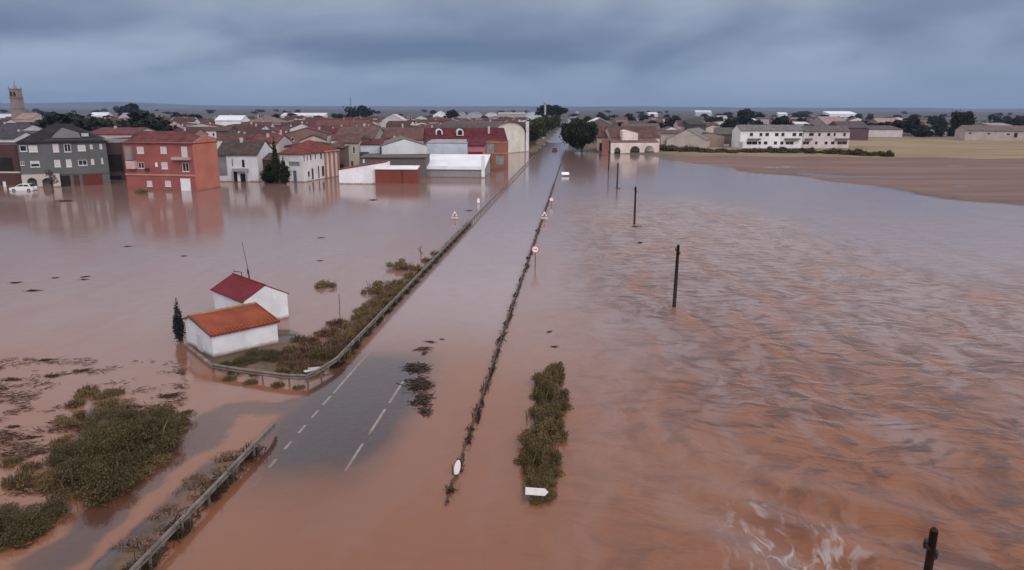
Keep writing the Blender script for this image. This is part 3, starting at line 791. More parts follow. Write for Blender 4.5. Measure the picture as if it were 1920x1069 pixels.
# ------------------------------------------------------------------ poles and signs
POLE = plain('tarred_pole', (0.028, 0.018, 0.014), 0.85, 0.4, 3.0)
def pole(loc, h, tilt, label, r=0.13, arm=True, crown=True):
    o = empty('wooden_pole', loc); tag(o, label, 'pole', 'wooden poles along the flooded verge'); o.rotation_euler = (tilt[0], tilt[1], 0.3)
    MB().tube([(0, 0, -0.9), (0, 0, h*0.5), (0, 0, h)], [r*1.1, r*0.95, r*0.78], 10).build('shaft', POLE, o, True)
    MB().tube([(0, 0, h), (0, 0, h+0.07)], [r*0.8, r*0.25], 10).build('cap', POLE, o)
    if arm:
        b = MB(); b.tube([(-r*0.4, 0, h-0.42), (-r-0.07, 0, h-0.36), (-r-0.07, 0, h-0.26)], 0.05, 5); b.build('bracket', POLE, o)
        b = MB(); b.tube([(r*0.4, 0, h-0.72), (r+0.05, 0, h-0.68), (r+0.05, 0, h-0.60)], 0.045, 5); b.build('bracket', POLE, o)
        for x, z in ((-r-0.07, h-0.26), (r+0.05, h-0.60)):
            MB().tube([(x, 0, z), (x, 0, z+0.05), (x, 0, z+0.10)], [0.04, 0.045, 0.02], 8).build('insulator', METAL_DARK, o)
pole(ST(14.4, 7.6), 6.45, (0.0, 0.0), 'tarred wooden pole cut by the bottom edge, nearest of the row', 0.105)
pole(ST(55.9, 7.7), 4.86, (0.0, 0.012), 'tall bare wooden pole in the current, second of the row', 0.14)
pole(ST(98.0, 7.65), 4.95, (0.0, -0.008), 'third wooden pole of the row, halfway to the cream house', 0.14)
pole(ST(144.3, 7.62), 4.75, (0, 0.004), 'fourth wooden pole of the row, nearing the cream house', 0.15)
pole(ST(184.5, 7.5), 7.3, (0, 0.0), 'farthest wooden pole of the row, in front of the cream house', 0.15)

SIGN_WHITE = plain('sign_white', (0.85, 0.84, 0.84), 0.45, 0.08, 4.0)
SIGN_RED = plain('sign_red', (0.62, 0.10, 0.11), 0.45, 0.12, 4.0)
SIGN_BLACK = plain('sign_black', (0.03, 0.03, 0.03), 0.5, 0.1)
GREY_POST = plain('zinc_post', (0.13, 0.115, 0.115), 0.5, 0.2, 3.0, metal=0.2)
def disc(m, cx, cz, r, y0, y1, n=28):
    m.slab([(cx+r*math.cos(2*math.pi*k/n), y0, cz+r*math.sin(2*math.pi*k/n)) for k in range(n)], (0, y1-y0, 0)); return m
def round_sign(loc, zc, r, label):
    o = empty('road_sign', loc, ROAD_ANG-math.pi/2); tag(o, label, 'road sign')
    MB().tube([(0, 0, -0.8), (0, 0, zc+r*0.4)], 0.05, 8).build('post', GREY_POST, o)
    f = disc(MB(), 0, zc, r, -0.085, -0.06).build('face', SIGN_RED, o)
    disc(MB(), 0, zc, r*0.80, -0.092, -0.0853).build('panel', SIGN_WHITE, f)
    return o, f
def tri_sign(loc, zb, a, label, plate=True):
    o = empty('road_sign', loc, ROAD_ANG-math.pi/2); tag(o, label, 'road sign')
    hh = a*0.866
    def tri(k): c = (0, zb+hh/3); return [(-a/2*k, 0, c[1]-hh/3*k), (a/2*k, 0, c[1]-hh/3*k), (0, 0, c[1]+hh*2/3*k)]
    MB().tube([(0, 0, -0.8), (0, 0, zb+hh*0.7)], 0.04, 8).build('post', GREY_POST, o)
    m = MB(); m.slab([(x, -0.085, z) for x, y, z in tri(1.0)], (0, 0.025, 0)); f = m.build('face', SIGN_RED, o)
    m = MB(); m.slab([(x, -0.091, z) for x, y, z in tri(0.80)], (0, 0.0057, 0)); f2 = m.build('panel', SIGN_WHITE, f)
    m = MB(); c = zb+hh*0.27
    m.slab([(-0.16, -0.097, zb+hh*0.12), (0.16, -0.097, zb+hh*0.12), (0.09, -0.097, zb+hh*0.42), (-0.09, -0.097, zb+hh*0.42)], (0, 0.0057, 0)); m.build('symbol', SIGN_BLACK, f)
    if plate: MB().box((-a*0.5, -0.085, zb-0.34), (a*0.5, -0.06, zb-0.10)).build('lower_plate', plain('plate_pink_white', (0.68, 0.52, 0.54), 0.5, 0.1), o)
o, f = round_sign(ST(69.6, -3.95), 1.72, 0.36, 'round white road sign with red rim on a tall post, nearest beside the drowned rail')
MB().box((-0.17, -0.0985, 1.66), (0.17, -0.0925, 1.78)).build('symbol', plain('faded_pink', (0.55, 0.33, 0.35), 0.5, 0.1), f)
tri_sign(ST(99.5, -4.45), 0.60, 0.95, 'triangular red and white warning sign standing on the drowned rail line')
tri_sign(ST(99.2, -16.8), 0.50, 0.95, 'triangular red and white warning sign standing alone in the flooded field')
round_sign(ST(116.1, -4.1), 0.95, 0.34, 'round white road sign just beyond the triangular one on the drowned rail')
o = empty('marker_post', ST(116.8, -15.9)); tag(o, 'small white marker post in the water beyond the lone triangular sign', 'marker post')
MB().slab([(-0.2, -0.06, 0.1), (0.2, -0.06, 0.1), (0.22, -0.06, 0.7), (0.0, -0.06, 0.95), (-0.2, -0.06, 0.7)], (0, 0.12, 0)).build('body', SIGN_WHITE, o)
MB().box((-0.06, -0.05, -0.7), (0.06, 0.05, 0.098)).build('stake', GREY_POST, o)
# white slab of floating board by the far rail
o = empty('floating_panel', G(1060, 330)); tag(o, 'pale flat panel stranded in the water between rail and farthest poles', 'panel')
MB().slab([(-0.85, -0.5, 0.25), (0.85, -0.5, 0.25), (0.85, 0.5, 0.75), (-0.85, 0.5, 0.75)], (0, -0.05, 0.08)).build('sheet', SIGN_WHITE, o)
for x in (-0.6, 0.6): MB().box((x-0.04, 0.1, -0.7), (x+0.04, 0.18, 0.50)).build('support', GREY_POST, o)
# white oval marker on the drowned rail
o = empty('delineator', ST(27.55, -4.72), ROAD_ANG-math.pi/2); tag(o, 'white oval marker plate standing on the near end of the drowned rail', 'marker')
n = 22; m = MB(); m.slab([(0.13*math.cos(2*math.pi*k/n)+0.055*math.sin(2*math.pi*k/n), -0.03, 0.42+0.34*math.sin(2*math.pi*k/n)) for k in range(n)], (0, 0.04, 0)); f = m.build('plate', SIGN_WHITE, o)
MB().box((-0.05, 0.012, -0.6), (0.05, 0.05, 0.55)).build('post', GREY_POST, o)
# arrow board
o = empty('direction_sign', ST(25.9, -1.30), ROAD_ANG-math.pi/2-0.05); tag(o, 'white arrow-shaped direction board pointing away from the road at the reed clump', 'direction sign')
m = MB(); zb, hh, w = 0.28, 0.30, 0.90
m.slab([(-w/2, -0.05, zb), (w/2-0.14, -0.05, zb), (w/2, -0.05, zb+hh*0.55), (w/2-0.14, -0.05, zb+hh), (-w/2, -0.05, zb+hh)], (0, 0.03, 0)); m.build('board', SIGN_WHITE, o)
for x in (-0.28, 0.22): MB().box((x-0.03, -0.018, -0.7), (x+0.03, 0.03, zb+hh*0.85)).build('post', GREY_POST, o)

# ------------------------------------------------------------------ brush and shrubs close by
def ground_z(p): return float(height(np.array([p.x]), np.array([p.y]))[0])
S_OLIVE = [shrub_meshes(400+i, 1.25, 1.15, 1.9, 420, 5200, 0.055, LEAF_OLIVE, STEM_DRY, 0.35, 11) for i in range(2)]
S_BROWN = [shrub_meshes(410+i, 0.95, 1.2, 1.2, 60, 5200, 0.034, LEAF_BROWN, STEM_DRY, 0.4, 9) for i in range(2)]
S_RUST = [shrub_meshes(420+i, 0.7, 1.2, 1.0, 420, 1500, 0.045, LEAF_RUST, leaf_mat('stem_rust', (0.10, 0.055, 0.035), (0.17, 0.10, 0.06)), 0.8, 9) for i in range(2)]
S_DARK = [shrub_meshes(430+i, 1.6, 1.7, 1.7, 30, 14000, 0.036, LEAF_ISLE, STEM_DRY, 0.6, 16) for i in range(3)]
S_TUFT = [shrub_meshes(440+i, 0.55, 0.6, 0.5, 260, 350, 0.04, LEAF_BROWN, STEM_DRY, 0.7, 5) for i in range(3)]
S_REED = [shrub_meshes(460+i, 1.2, 1.0, 1.9, 70, 12000, 0.034, (LEAF_REED, LEAF_OLIVE, LEAF_REED)[i], STEM_DRY, 0.7, 13) for i in range(3)]
reeds = ((26.9, 0.05, (0.72, 0.55, 0.62), 'low olive reed clump right behind the white arrow board'), (28.9, -0.1, (0.85, 0.70, 0.85), 'olive reed clump, second behind the white arrow board'),
         (31.2, 0.1, (1.0, 0.85, 0.95), 'broad olive reed clump, third behind the white arrow board'), (33.6, -0.05, (0.98, 0.75, 0.80), 'olive reed clump, fourth behind the white arrow board'),
         (36.2, 0.12, (0.85, 0.85, 0.92), 'olive reed clump, fifth behind the white arrow board'), (38.8, 0.0, (0.78, 0.75, 1.0), 'yellowish reed clump farthest behind the white arrow board'), (40.3, 0.25, (0.55, 0.5, 0.7), 'small reed tuft at the far end of the reed clumps'))
for i, (s, dt, sc, lab) in enumerate(reeds):
    q = ST(s, -1.28+dt)
    place_shrub('reed_clump', S_REED[i % 3], (q.x, q.y, -0.1), lab, 'reeds', 'reed clumps in the current', ROAD_ANG-math.pi/2+0.3*math.sin(i*2.1), (sc[0]*1.18, sc[1]*1.1, sc[2]))
# islet bushes
isle = ((185,912,1.15,0.8,'olive bush at the lower end of the bushy islet'), (238,852,1.25,0.85,'broad olive bush in the middle of the bushy islet'), (290,800,1.0,0.7,'olive bush at the far tip of the bushy islet near the side road'),
        (155,862,0.95,0.6,'olive bush on the outer side of the bushy islet'), (225,800,1.0,0.6,'low olive bush on the back of the bushy islet'), (195,870,1.1,0.7,'olive bush in the hollow of the bushy islet'), (265,822,1.0,0.75,'olive bush between the middle and the far tip of the islet'))
for i, (px, py, sc, zz, lab) in enumerate(isle):
    p = G(px, py); place_shrub('bush', S_DARK[i % 3], (p.x, p.y, -0.05), lab, 'bush', 'bushes on the islet', i*1.3, (sc, sc, sc*zz))
for i, (px, py, sc, lab) in enumerate(((275,868,0.8,'ochre brush on the road-facing flank of the islet'), (318,808,0.65,'ochre brush at the islet tip beside the side road'), (205,770,0.9,'ochre brush on the back of the islet'), (150,790,0.8,'ochre brush at the back outer corner of the islet'), (118,900,0.8,'ochre brush at the lower outer corner of the islet'), (245,895,0.7,'ochre brush at the foot of the middle islet bush'), (130,835,0.8,'ochre brush on the outer flank of the islet'), (170,745,0.7,'ochre brush alone behind the islet'))):
    p = G(px, py); place_shrub('brush', S_BROWN[i % 2], (p.x, p.y, -0.05), lab, 'brush', 'ochre brush on the islet', i, (sc*1.1, sc*1.1, sc*0.8))
for i, (px, py, sc) in enumerate(((40,985,0.9), (-10,1000,1.0), (85,975,0.55))):
    p = G(px, py); place_shrub('bush', S_DARK[i % 2], (p.x, p.y, -0.1), ('dark low bush on the small islet in the bottom corner', 'dark low bush cut by the frame on the small islet', 'little dark bush at the end of the small islet')[i], 'bush', 'bushes on the small islet', i, (sc, sc, sc*0.6))
for i, (px, py, sc, rz) in enumerate(((165,735,0.8,0), (215,738,0.7,1), (140,760,0.7,2), (55,880,0.7,1), (30,905,0.8,2), (80,900,0.6,0), (20,870,0.6,1), (110,830,0.5,2), (190,745,0.6,0))):
    p = G(px, py); place_shrub('grass_tuft', S_TUFT[i % 3], (p.x, p.y, -0.05), 'drowned brown tuft on the fringe of the bushy islet', 'grass tuft', 'tufts fringing the islet', rz, (sc*1.5, sc*1.5, sc))
# verge by the nearest rail
for i, (s, tt, sc) in enumerate(((28.3, -15.0, 0.8), (27.2, -14.9, 0.9), (26.0, -15.2, 0.8), (24.9, -14.8, 0.8), (23.8, -15.3, 0.7), (22.6, -14.8, 0.8), (21.5, -15.2, 0.8), (20.4, -14.7, 0.7), (25.2, -15.7, 0.5), (22.2, -15.8, 0.5), (19.3, -14.9, 0.8))):
    p = ST(s, tt); place_shrub('grass_tuft', S_TUFT[i % 3] if i % 2 else S_RUST[i % 2], (p.x, p.y, -0.12), 'flattened russet tuft along the nearest guard rail', 'grass tuft', 'russet tufts by the nearest rail', i, (sc, sc, sc*0.5))
# bank behind the long rail
bank = [(39.5,-15.6,.9,'R'), (40.6,-17.0,.9,'R'), (41.6,-15.0,.9,'O'), (42.2,-16.6,1.0,'R'), (43.6,-15.4,1.0,'R'), (44.2,-17.2,.8,'R'), (45.4,-15.0,1.0,'B'), (46.2,-16.6,.9,'R'), (47.6,-15.2,1.0,'B'), (48.6,-16.7,.8,'R'),
        (49.8,-15.0,1.0,'B'), (51.8,-15.3,1.0,'B'), (53.8,-15.1,1.0,'B'), (55.8,-15.2,1.0,'B'), (58.0,-15.1,1.0,'B'), (60.5,-15.0,.9,'B'), (63.5,-14.9,.8,'B'), (67.0,-14.9,.7,'B'), (71,-14.8,.6,'B'), (75,-14.8,.55,'B')]
for i, (s, tt, sc, kd) in enumerate(bank):
    p = ST(s, tt); mm = {'R': S_RUST, 'O': S_OLIVE, 'B': S_BROWN}[kd][i % 2]
    lab = {'R': 'low russet brush on the bank beside the white houses', 'O': 'olive brush at the curved end of the rail', 'B': 'brown brush on the bank along the long rail'}[kd]
    place_shrub('brush', mm, (p.x, p.y, -0.06), lab, 'brush', {'R': 'russet brush by the houses', 'O': None, 'B': 'brown brush along the rail'}[kd], i*0.9, (sc, sc, sc*(0.85 if kd == 'O' else 1)))
for px, py, sc, lab, nm in ((716,545,1.35,'rounded golden brown bush behind the long rail',0), (757,503,1.25,'upright golden brown bush farther along the long rail',1), (613,538,0.9,'lone brown bush standing in the flooded field behind the houses',0), (690,548,0.7,'small brown bush beside the rounded golden bush',1)):
    p = G(px, py); place_shrub('bush', S_BROWN[nm], (p.x, p.y, -0.1), lab, 'bush', None, px, (sc, sc, sc))
p = G(789, 490); o = empty('bare_sapling', p); tag(o, 'thin bare sapling behind the long guard rail', 'sapling')
MB().tube([(0, 0, -0.4), (0.03, 0, 0.8), (-0.05, 0, 1.5)], [0.05, 0.04, 0.015], 5).build('stem', BARK, o)
for k in range(9):
    a = k*0.7; z = 0.6+0.1*k; MB().tube([(0, 0, z), (0.35*math.cos(a), 0.35*math.sin(a), z+0.28)], [0.02, 0.008], 4).build('twig', BARK, o)
p = G(637, 590); MB().tube([(0, 0, -0.6), (0.02, 0, 1.6)], 0.03, 6).build('stake', GREY_POST, tag(empty('thin_stake', p), 'thin lone stake in the water behind the small houses', 'stake'))
# hedge at the foot of the outbuilding
for i, (px, py, sc, lab) in enumerate(((493,672,0.72,'dark green shrub at the middle of the white outbuilding wall'), (455,683,0.55,'dark green shrub near the front corner of the outbuilding'), (520,672,0.5,'dark green shrub at the far corner of the outbuilding wall'), (428,688,0.42,'little dark shrub at the front corner of the outbuilding'))):
    p = G(px, py); place_shrub('shrub', S_DARK[i % 2], (p.x, p.y, -0.05), lab, 'shrub', None, i, (sc, sc*0.8, sc*0.72))
for i, (px, py, sc) in enumerate(((545,690,0.8), (565,700,0.7), (530,700,0.7), (480,702,0.6), (440,700,0.6), (545,662,0.8), (560,640,0.8), (470,718,0.6), (520,724,0.6), (430,712,0.6), (560,728,0.5))):
    p = G(px, py); place_shrub('grass_tuft', S_TUFT[i % 3], (p.x, p.y, ground_z(p) if ground_z(p) > -0.1 else -0.05), 'dry ochre tuft around the curved rail before the outbuilding', 'grass tuft', 'tufts around the curved rail', i, (sc*1.4, sc*1.4, sc))
# dark narrow cypress beside the outbuilding
cyp = tree_meshes(71, 3.1, 0.36, 0.3, 2600, 0.06, leaf_mat('leaf_blueblack', (0.020, 0.024, 0.026), (0.045, 0.05, 0.05)), BARK, 'column')
p = G(338, 640); place_tree('small_cypress', cyp, (p.x, p.y, -0.2), 'small dark cypress standing in the water beside the white outbuilding')

# ------------------------------------------------------------------ houses
GLASS = glass(); SHUT = plain('roller_shutter', (0.55, 0.53, 0.50), 0.6, 0.12, 3.0); FRAME = plain('window_frame_white', (0.70, 0.69, 0.68), 0.6, 0.1)
DARKIN = plain('dark_interior', (0.02, 0.017, 0.016), 0.9, 0.3); DOORB = plain('brown_door', (0.075, 0.028, 0.022), 0.6, 0.25)
DOORW = plain('white_metal_door', (0.74, 0.75, 0.77), 0.5, 0.1)
def wallm(c, key=None): return plain('plaster_%02d_%02d_%02d' % tuple(int(x*99) for x in c), c, 0.9, 0.14, 0.35, tide=0.45, streak=True)
def roofm(c): return plain('roof_%02d_%02d_%02d' % tuple(int(x*99) for x in c), c, 0.88, 0.38 if c[0] < 0.35 else 0.10, 0.8 if c[0] < 0.35 else 0.25, spec=0.2)
def panel(m, o, u, W, z0, H, ops, inn, dep=0.14):
    "wall sheet from o along u, with openings (a,b,c,d) in u and z cut out and reveals going inward"
    us = sorted({0.0, W, *[q for p in ops for q in (p[0], p[1])]}); zs = sorted({z0, H, *[q for p in ops for q in (p[2], p[3])]})
    o = Vector(o); u = Vector(u); inn = Vector(inn)
    def pt(a, z, d=0.0): return o + u*a + Vector((0, 0, z)) + inn*d
    for a, b in zip(us[:-1], us[1:]):
        for c, d in zip(zs[:-1], zs[1:]):
            ca, cz = (a+b)/2, (c+d)/2
            if any(p[0] < ca < p[1] and p[2] < cz < p[3] for p in ops): continue
            m.poly([pt(a, c), pt(b, c), pt(b, d), pt(a, d)])
    for p in ops:
        a, b, c, d = p[:4]
        for q in (((a, c), (b, c)), ((b, c), (b, d)), ((b, d), (a, d)), ((a, d), (a, c))):
            m.poly([pt(*q[0]), pt(*q[1]), pt(*q[1], dep), pt(*q[0], dep)])
def opening(parent, o, u, inn, p, kind, dep=0.14):
    "what fills an opening: a framed window, a shutter, a door"
    a, b, c, d = p; o = Vector(o); u = Vector(u); inn = Vector(inn)
    def pt(x, z, e): return o + u*x + Vector((0, 0, z)) + inn*e
    def slabq(m, x0, x1, z0, z1, e0, e1): m.slab([pt(x0, z0, e0), pt(x1, z0, e0), pt(x1, z1, e0), pt(x0, z1, e0)], inn*(e1-e0)); return m
    if kind in ('glass', 'shut', 'half', 'mullion'):
        f = min(0.09, (b-a)*0.12); m = MB(); e0, e1 = 0.03, dep+0.02
        for q in ((a+.004, a+f, c+.004, d-.004), (b-f, b-.004, c+.004, d-.004), (a+f, b-f, c+.004, c+f), (a+f, b-f, d-f, d-.004)): slabq(m, *q, e0, e1)
        w = m.build('window', FRAME, parent)
        if kind == 'shut':
            slabq(MB(), a+f, b-f, c+f, d-f, 0.05, 0.09).build('shutter', SHUT, w)
        elif kind == 'half':
            zz = c+f+(d-c-2*f)*0.5
            slabq(MB(), a+f, b-f, zz, d-f, 0.05, 0.09).build('shutter', SHUT, w); slabq(MB(), a+f, b-f, c+f, zz-0.002, 0.09, 0.12).build('pane', GLASS, w)
        elif kind == 'mullion':
            xm = (a+b)/2
            slabq(MB(), a+f, xm-0.04, c+f, d-f, 0.08, 0.12).build('pane', GLASS, w); slabq(MB(), xm+0.04, b-f, c+f, d-f, 0.08, 0.12).build('pane', GLASS, w)
            slabq(MB(), xm-0.038, xm+0.038, c+f, d-f, 0.05, 0.12).build('mullion', FRAME, w)
        else:
            slabq(MB(), a+f, b-f, c+f, d-f, 0.08, 0.12).build('pane', GLASS, w)
        slabq(MB(), a-0.08, b+0.08, c-0.07, c-0.003, -0.10, 0.0).build('sill', FRAME, w)
    elif kind == 'open':
        slabq(MB(), a, b, c, d, dep-0.02, dep+0.02).build('doorway', DARKIN, parent)
    else:
        mt = {'door': DOORB, 'white': DOORW, 'grey': plain('grey_metal_door', (0.22, 0.22, 0.23), 0.5, 0.2), 'red': plain('dark_red_gate', (0.13, 0.025, 0.020), 0.6, 0.25), 'cream': plain('cream_infill', (0.42, 0.36, 0.33), 0.8, 0.2), 'blue': plain('blue_grey_door', (0.10, 0.12, 0.17), 0.6, 0.2)}[kind]
        dr = slabq(MB(), a+.003, b-.003, c, d-.003, 0.08, 0.13).build('door', mt, parent)
        n = max(2, int((b-a)/0.9))
        for k in range(1, n): slabq(MB(), a+(b-a)*k/n-0.02, a+(b-a)*k/n+0.02, c+0.05, d-0.05, 0.062, 0.078).build('batten', mt, dr)
def house(name, label, xl, xr, D, ye, yr, depth, kind, wc, rc, wins=(), swins=(), lwins=(), cat='house', group=None, ov=0.35, chim=0, z0=-0.9, ridge=0.5, thick=0.16, bands=(), parapet=0.5):
    """xl..xr: photograph columns of the front at distance(s) D; ye, yr: rows of eave and ridge; the house itself is built in metres.
    wins / swins / lwins: openings (x0,y0,x1,y1,kind) of front, right and left walls, measured in the photograph"""
    DL, DR = D if isinstance(D, tuple) else (D, D)
    A = P(xl, ye, DL); B = P(xr, ye, DR)
    eave = (A.z+B.z)/2; A2 = Vector((A.x, A.y, 0)); B2 = Vector((B.x, B.y, 0))
    W = (B2-A2).length; u = (B2-A2).normalized(); inn = Vector((-u.y, u.x, 0)); ang = math.atan2(u.y, u.x)
    mid = (A2+B2)/2
    if kind in ('gable_y', 'arch'): rz = P((xl+xr)/2, yr, mid.y).z
    elif kind == 'flat': rz = eave
    elif kind == 'shed': rz = P((xl+xr)/2, yr, mid.y+depth*0.97).z
    elif kind == 'shed_x': rz = P(xr, yr, DR).z; eave = A.z
    else: rz = P((xl+xr)/2, yr, mid.y+depth*ridge).z
    rz = max(rz, eave+0.25) if kind not in ('flat', 'shed_x') else rz
    root = empty(name, (A2.x, A2.y, 0), ang); tag(root, label, cat, group)
    wm = wallm(wc); rm = roofm(tuple(x*(0.8 if x < 0.3 else 1) for x in rc))
    def onplane(px, py, o, uu):
        d = ray(px, py); nrm_ = Vector((-uu.y, uu.x, 0)); tt = (o-Vector((0, 0, CAM_H))).dot(nrm_)/d.dot(nrm_)
        h = Vector((0, 0, CAM_H)) + d*tt; return (h-o).dot(uu), h.z
    def openings(ws, o, uu, W_, top):
        out = []
        for (x0, y0, x1, y1, kd) in ws:
            a, za = onplane(x0, y0, o, uu); b, zb = onplane(x1, y1, o, uu)
            a, b = sorted((a, b)); zl, zh = sorted((za, zb))
            a = max(a, 0.08); b = min(b, W_-0.08); zl = max(zl, z0+0.2); zh = min(zh, top-0.06)
            if b-a > 0.15 and zh-zl > 0.15: out.append(((a, b, zl, zh), kd))
        return out
    fo = openings(wins, A2, u, W, eave); ro = openings(swins, B2, inn, depth, eave)
    lo = [((depth-b, depth-a, c, d), kd) for (a, b, c, d), kd in openings(lwins, A2, inn, depth, eave)]
    m = MB(); X, Yv = Vector((1, 0, 0)), Vector((0, 1, 0))
    if kind == 'shed_x':
        m.poly([(0, 0, z0), (W, 0, z0), (W, 0, rz), (0, 0, eave)]); m.poly([(W, 0, z0), (W, depth, z0), (W, depth, rz), (W, 0, rz)])
        m.poly([(W, depth, z0), (0, depth, z0), (0, depth, eave), (W, depth, rz)]); m.poly([(0, depth, z0), (0, 0, z0), (0, 0, eave), (0, depth, eave)])
        fo = ro = lo = []
    else:
        panel(m, (0, 0, 0), X, W, z0, eave, [q for q, k in fo], Yv)
        panel(m, (W, 0, 0), Yv, depth, z0, eave, [q for q, k in ro], -X)
        panel(m, (W, depth, 0), -X, W, z0, eave, [], -Yv)
        panel(m, (0, depth, 0), -Yv, depth, z0, eave, [q for q, k in lo], X)
    if kind == 'gable_x':
        for x in (0, W): m.poly([(x, 0, eave), (x, depth, eave), (x, depth*ridge, rz)])
    if kind == 'gable_y':
        for y in (0, depth): m.poly([(0, y, eave), (W, y, eave), (W/2, y, rz)])
    if kind == 'arch':
        arc = [(W/2-W/2*math.cos(math.pi*k/12), eave+(rz-eave)*math.sin(math.pi*k/12)) for k in range(13)]
        for y in (0, depth): m.poly([(x, y, z) for x, z in arc])
    if kind == 'shed':
        m.poly([(W, depth, eave), (0, depth, eave), (0, depth, rz), (W, depth, rz)])
        for x in (0, W): m.poly([(x, 0, eave), (x, depth, eave), (x, depth, rz)])
    wall = m.build('wall', wm, root)
    for (q, kd) in fo: opening(root, (0, 0, 0), X, Yv, q, kd)
    for (q, kd) in ro: opening(root, (W, 0, 0), Yv, -X, q, kd)
    for (q, kd) in lo: opening(root, (0, depth, 0), -Yv, X, q, kd)
    r = MB(); e = 0.02
    def sl(pts): r.slab(pts, (0, 0, thick))
    if kind == 'gable_x':
        yr_ = depth*ridge; kf = (rz-eave)/yr_; kb = (rz-eave)/(depth-yr_)
        sl([(-ov*.5, -ov, eave-ov*kf+e), (W+ov*.5, -ov, eave-ov*kf+e), (W+ov*.5, yr_, rz+e), (-ov*.5, yr_, rz+e)])
        sl([(-ov*.5, yr_+.003, rz+e-.004), (W+ov*.5, yr_+.003, rz+e-.004), (W+ov*.5, depth+ov, eave-ov*kb+e-.004), (-ov*.5, depth+ov, eave-ov*kb+e-.004)])
    elif kind == 'gable_y':
        k_ = (rz-eave)/(W/2)
        sl([(-ov, -ov*.5, eave-ov*k_+e), (W/2, -ov*.5, rz+e), (W/2, depth+ov*.5, rz+e), (-ov, depth+ov*.5, eave-ov*k_+e)])
        sl([(W/2+.003, -ov*.5, rz+e-.004), (W+ov, -ov*.5, eave-ov*k_+e-.004), (W+ov, depth+ov*.5, eave-ov*k_+e-.004), (W/2+.003, depth+ov*.5, rz+e-.004)])
    elif kind == 'hip':
        run = min(W, depth)*0.5; yr_ = depth/2
        a0, a1 = (min(run, W*.45), yr_, rz+e), (W-min(run, W*.45), yr_, rz+e)
        c = [(-ov, -ov, eave), (W+ov, -ov, eave), (W+ov, depth+ov, eave), (-ov, depth+ov, eave)]
        r.poly([c[0], c[1], a1, a0]); r.poly([c[1], c[2], a1]); r.poly([c[2], c[3], a0, a1]); r.poly([c[3], c[0], a0])
        r.slab([(x, y, z-0.16) for x, y, z in c], (0, 0, 0.157))
    elif kind == 'shed':
        k_ = (rz-eave)/depth
        sl([(-ov*.5, -ov, eave-ov*k_+e), (W+ov*.5, -ov, eave-ov*k_+e), (W+ov*.5, depth+ov*.3, rz+ov*.3*k_+e), (-ov*.5, depth+ov*.3, rz+ov*.3*k_+e)])
    elif kind == 'shed_x':
        sl([(-ov, -ov*.3, eave+e), (W+ov*.2, -ov*.3, rz+e), (W+ov*.2, depth+ov*.3, rz+e), (-ov, depth+ov*.3, eave+e)])
    elif kind == 'arch':
        th_ = 0.15
        for k in range(12):
            (x0, z0_), (x1, z1_) = arc[k], arc[k+1]
            r.slab([(x0, -ov, z0_+.02), (x1, -ov, z1_+.02), (x1, depth+ov, z1_+.02), (x0, depth+ov, z0_+.02)], (0, 0, th_))
    else:
        r.box((0.14, 0.14, eave-0.22), (W-0.14, depth-0.14, eave-0.12))
        roof_ = r.build('roof', rm, root)
        cp = MB(); ww = 0.14
        cp.box((-.03, -.03, eave+.003), (W+.03, ww, eave+.09)); cp.box((-.03, depth-ww, eave+.003), (W+.03, depth+.03, eave+.09)); cp.box((-.03, ww+.002, eave+.003), (ww, depth-ww-.002, eave+.088)); cp.box((W-ww, ww+.002, eave+.003), (W+.03, depth-ww-.002, eave+.088))
        cp.build('coping', wm, roof_)
    if kind != 'flat': roof_ = r.build('roof', rm, root)
    rr_ = random.Random(int(xl*7+ye*13))
    for k in range(chim):
        cx = W*rr_.uniform(0.2, 0.8); cyy = depth*rr_.uniform(0.3, 0.7); top = rz+rr_.uniform(0.5, 0.9)
        c = MB().box((cx-.28, cyy-.28, eave), (cx+.28, cyy+.28, top)).build('chimney', wallm((0.50, 0.46, 0.44)), roof_)
    if chim and mid.y < 330 and rr_.random() < 0.7:
        cx = W*rr_.uniform(0.15, 0.85); cyy = depth*0.5; am = MB().tube([(cx, cyy, rz-0.2), (cx, cyy, rz+2.0)], 0.04, 4); am.box((cx-0.5, cyy-0.02, rz+1.7), (cx+0.5, cyy+0.02, rz+1.76)); am.box((cx-0.35, cyy-0.02, rz+1.4), (cx+0.35, cyy+0.02, rz+1.45)); am.build('aerial', METAL_DARK, roof_)
    for (y_, h_, c_) in bands:
        zz = P((xl+xr)/2, y_, mid.y).z
        MB().box((-0.05, -0.13, zz-h_/2), (W+0.05, -0.002, zz+h_/2)).build('cornice', wallm(c_), root)
    root['w'] = W; root['dd'] = depth; root['ev'] = eave
    return root
def frontbox(root, D, x0, y0, x1, y1, out, mat, name, sub=0.0):
    "box standing proud of a front wall; measured in the photograph on the plane at D, 'out' metres towards the viewer"
    a = P(x0, y1, D); b = P(x1, y0, D); o = root.location; ang = root.rotation_euler.z
    iv = Matrix.Rotation(-ang, 3, 'Z'); p = iv @ (a-o); q = iv @ (b-o)
    return MB().box((min(p.x, q.x), -out, min(p.z, q.z)), (max(p.x, q.x), -0.003-sub, max(p.z, q.z))).build(name, mat, root)

WH = (0.74, 0.74, 0.75); CREAM = (0.62, 0.54, 0.47); GREY = (0.155, 0.155, 0.155); REDW = (0.30, 0.092, 0.082); ORW = (0.43, 0.155, 0.108)
R_BR = (0.135, 0.072, 0.058); R_RED = (0.20, 0.052, 0.042); R_DK = (0.030, 0.027, 0.030); R_GR = (0.17, 0.145, 0.135); R_MAR = (0.135, 0.028, 0.038); R_LT = (0.42, 0.41, 0.42)

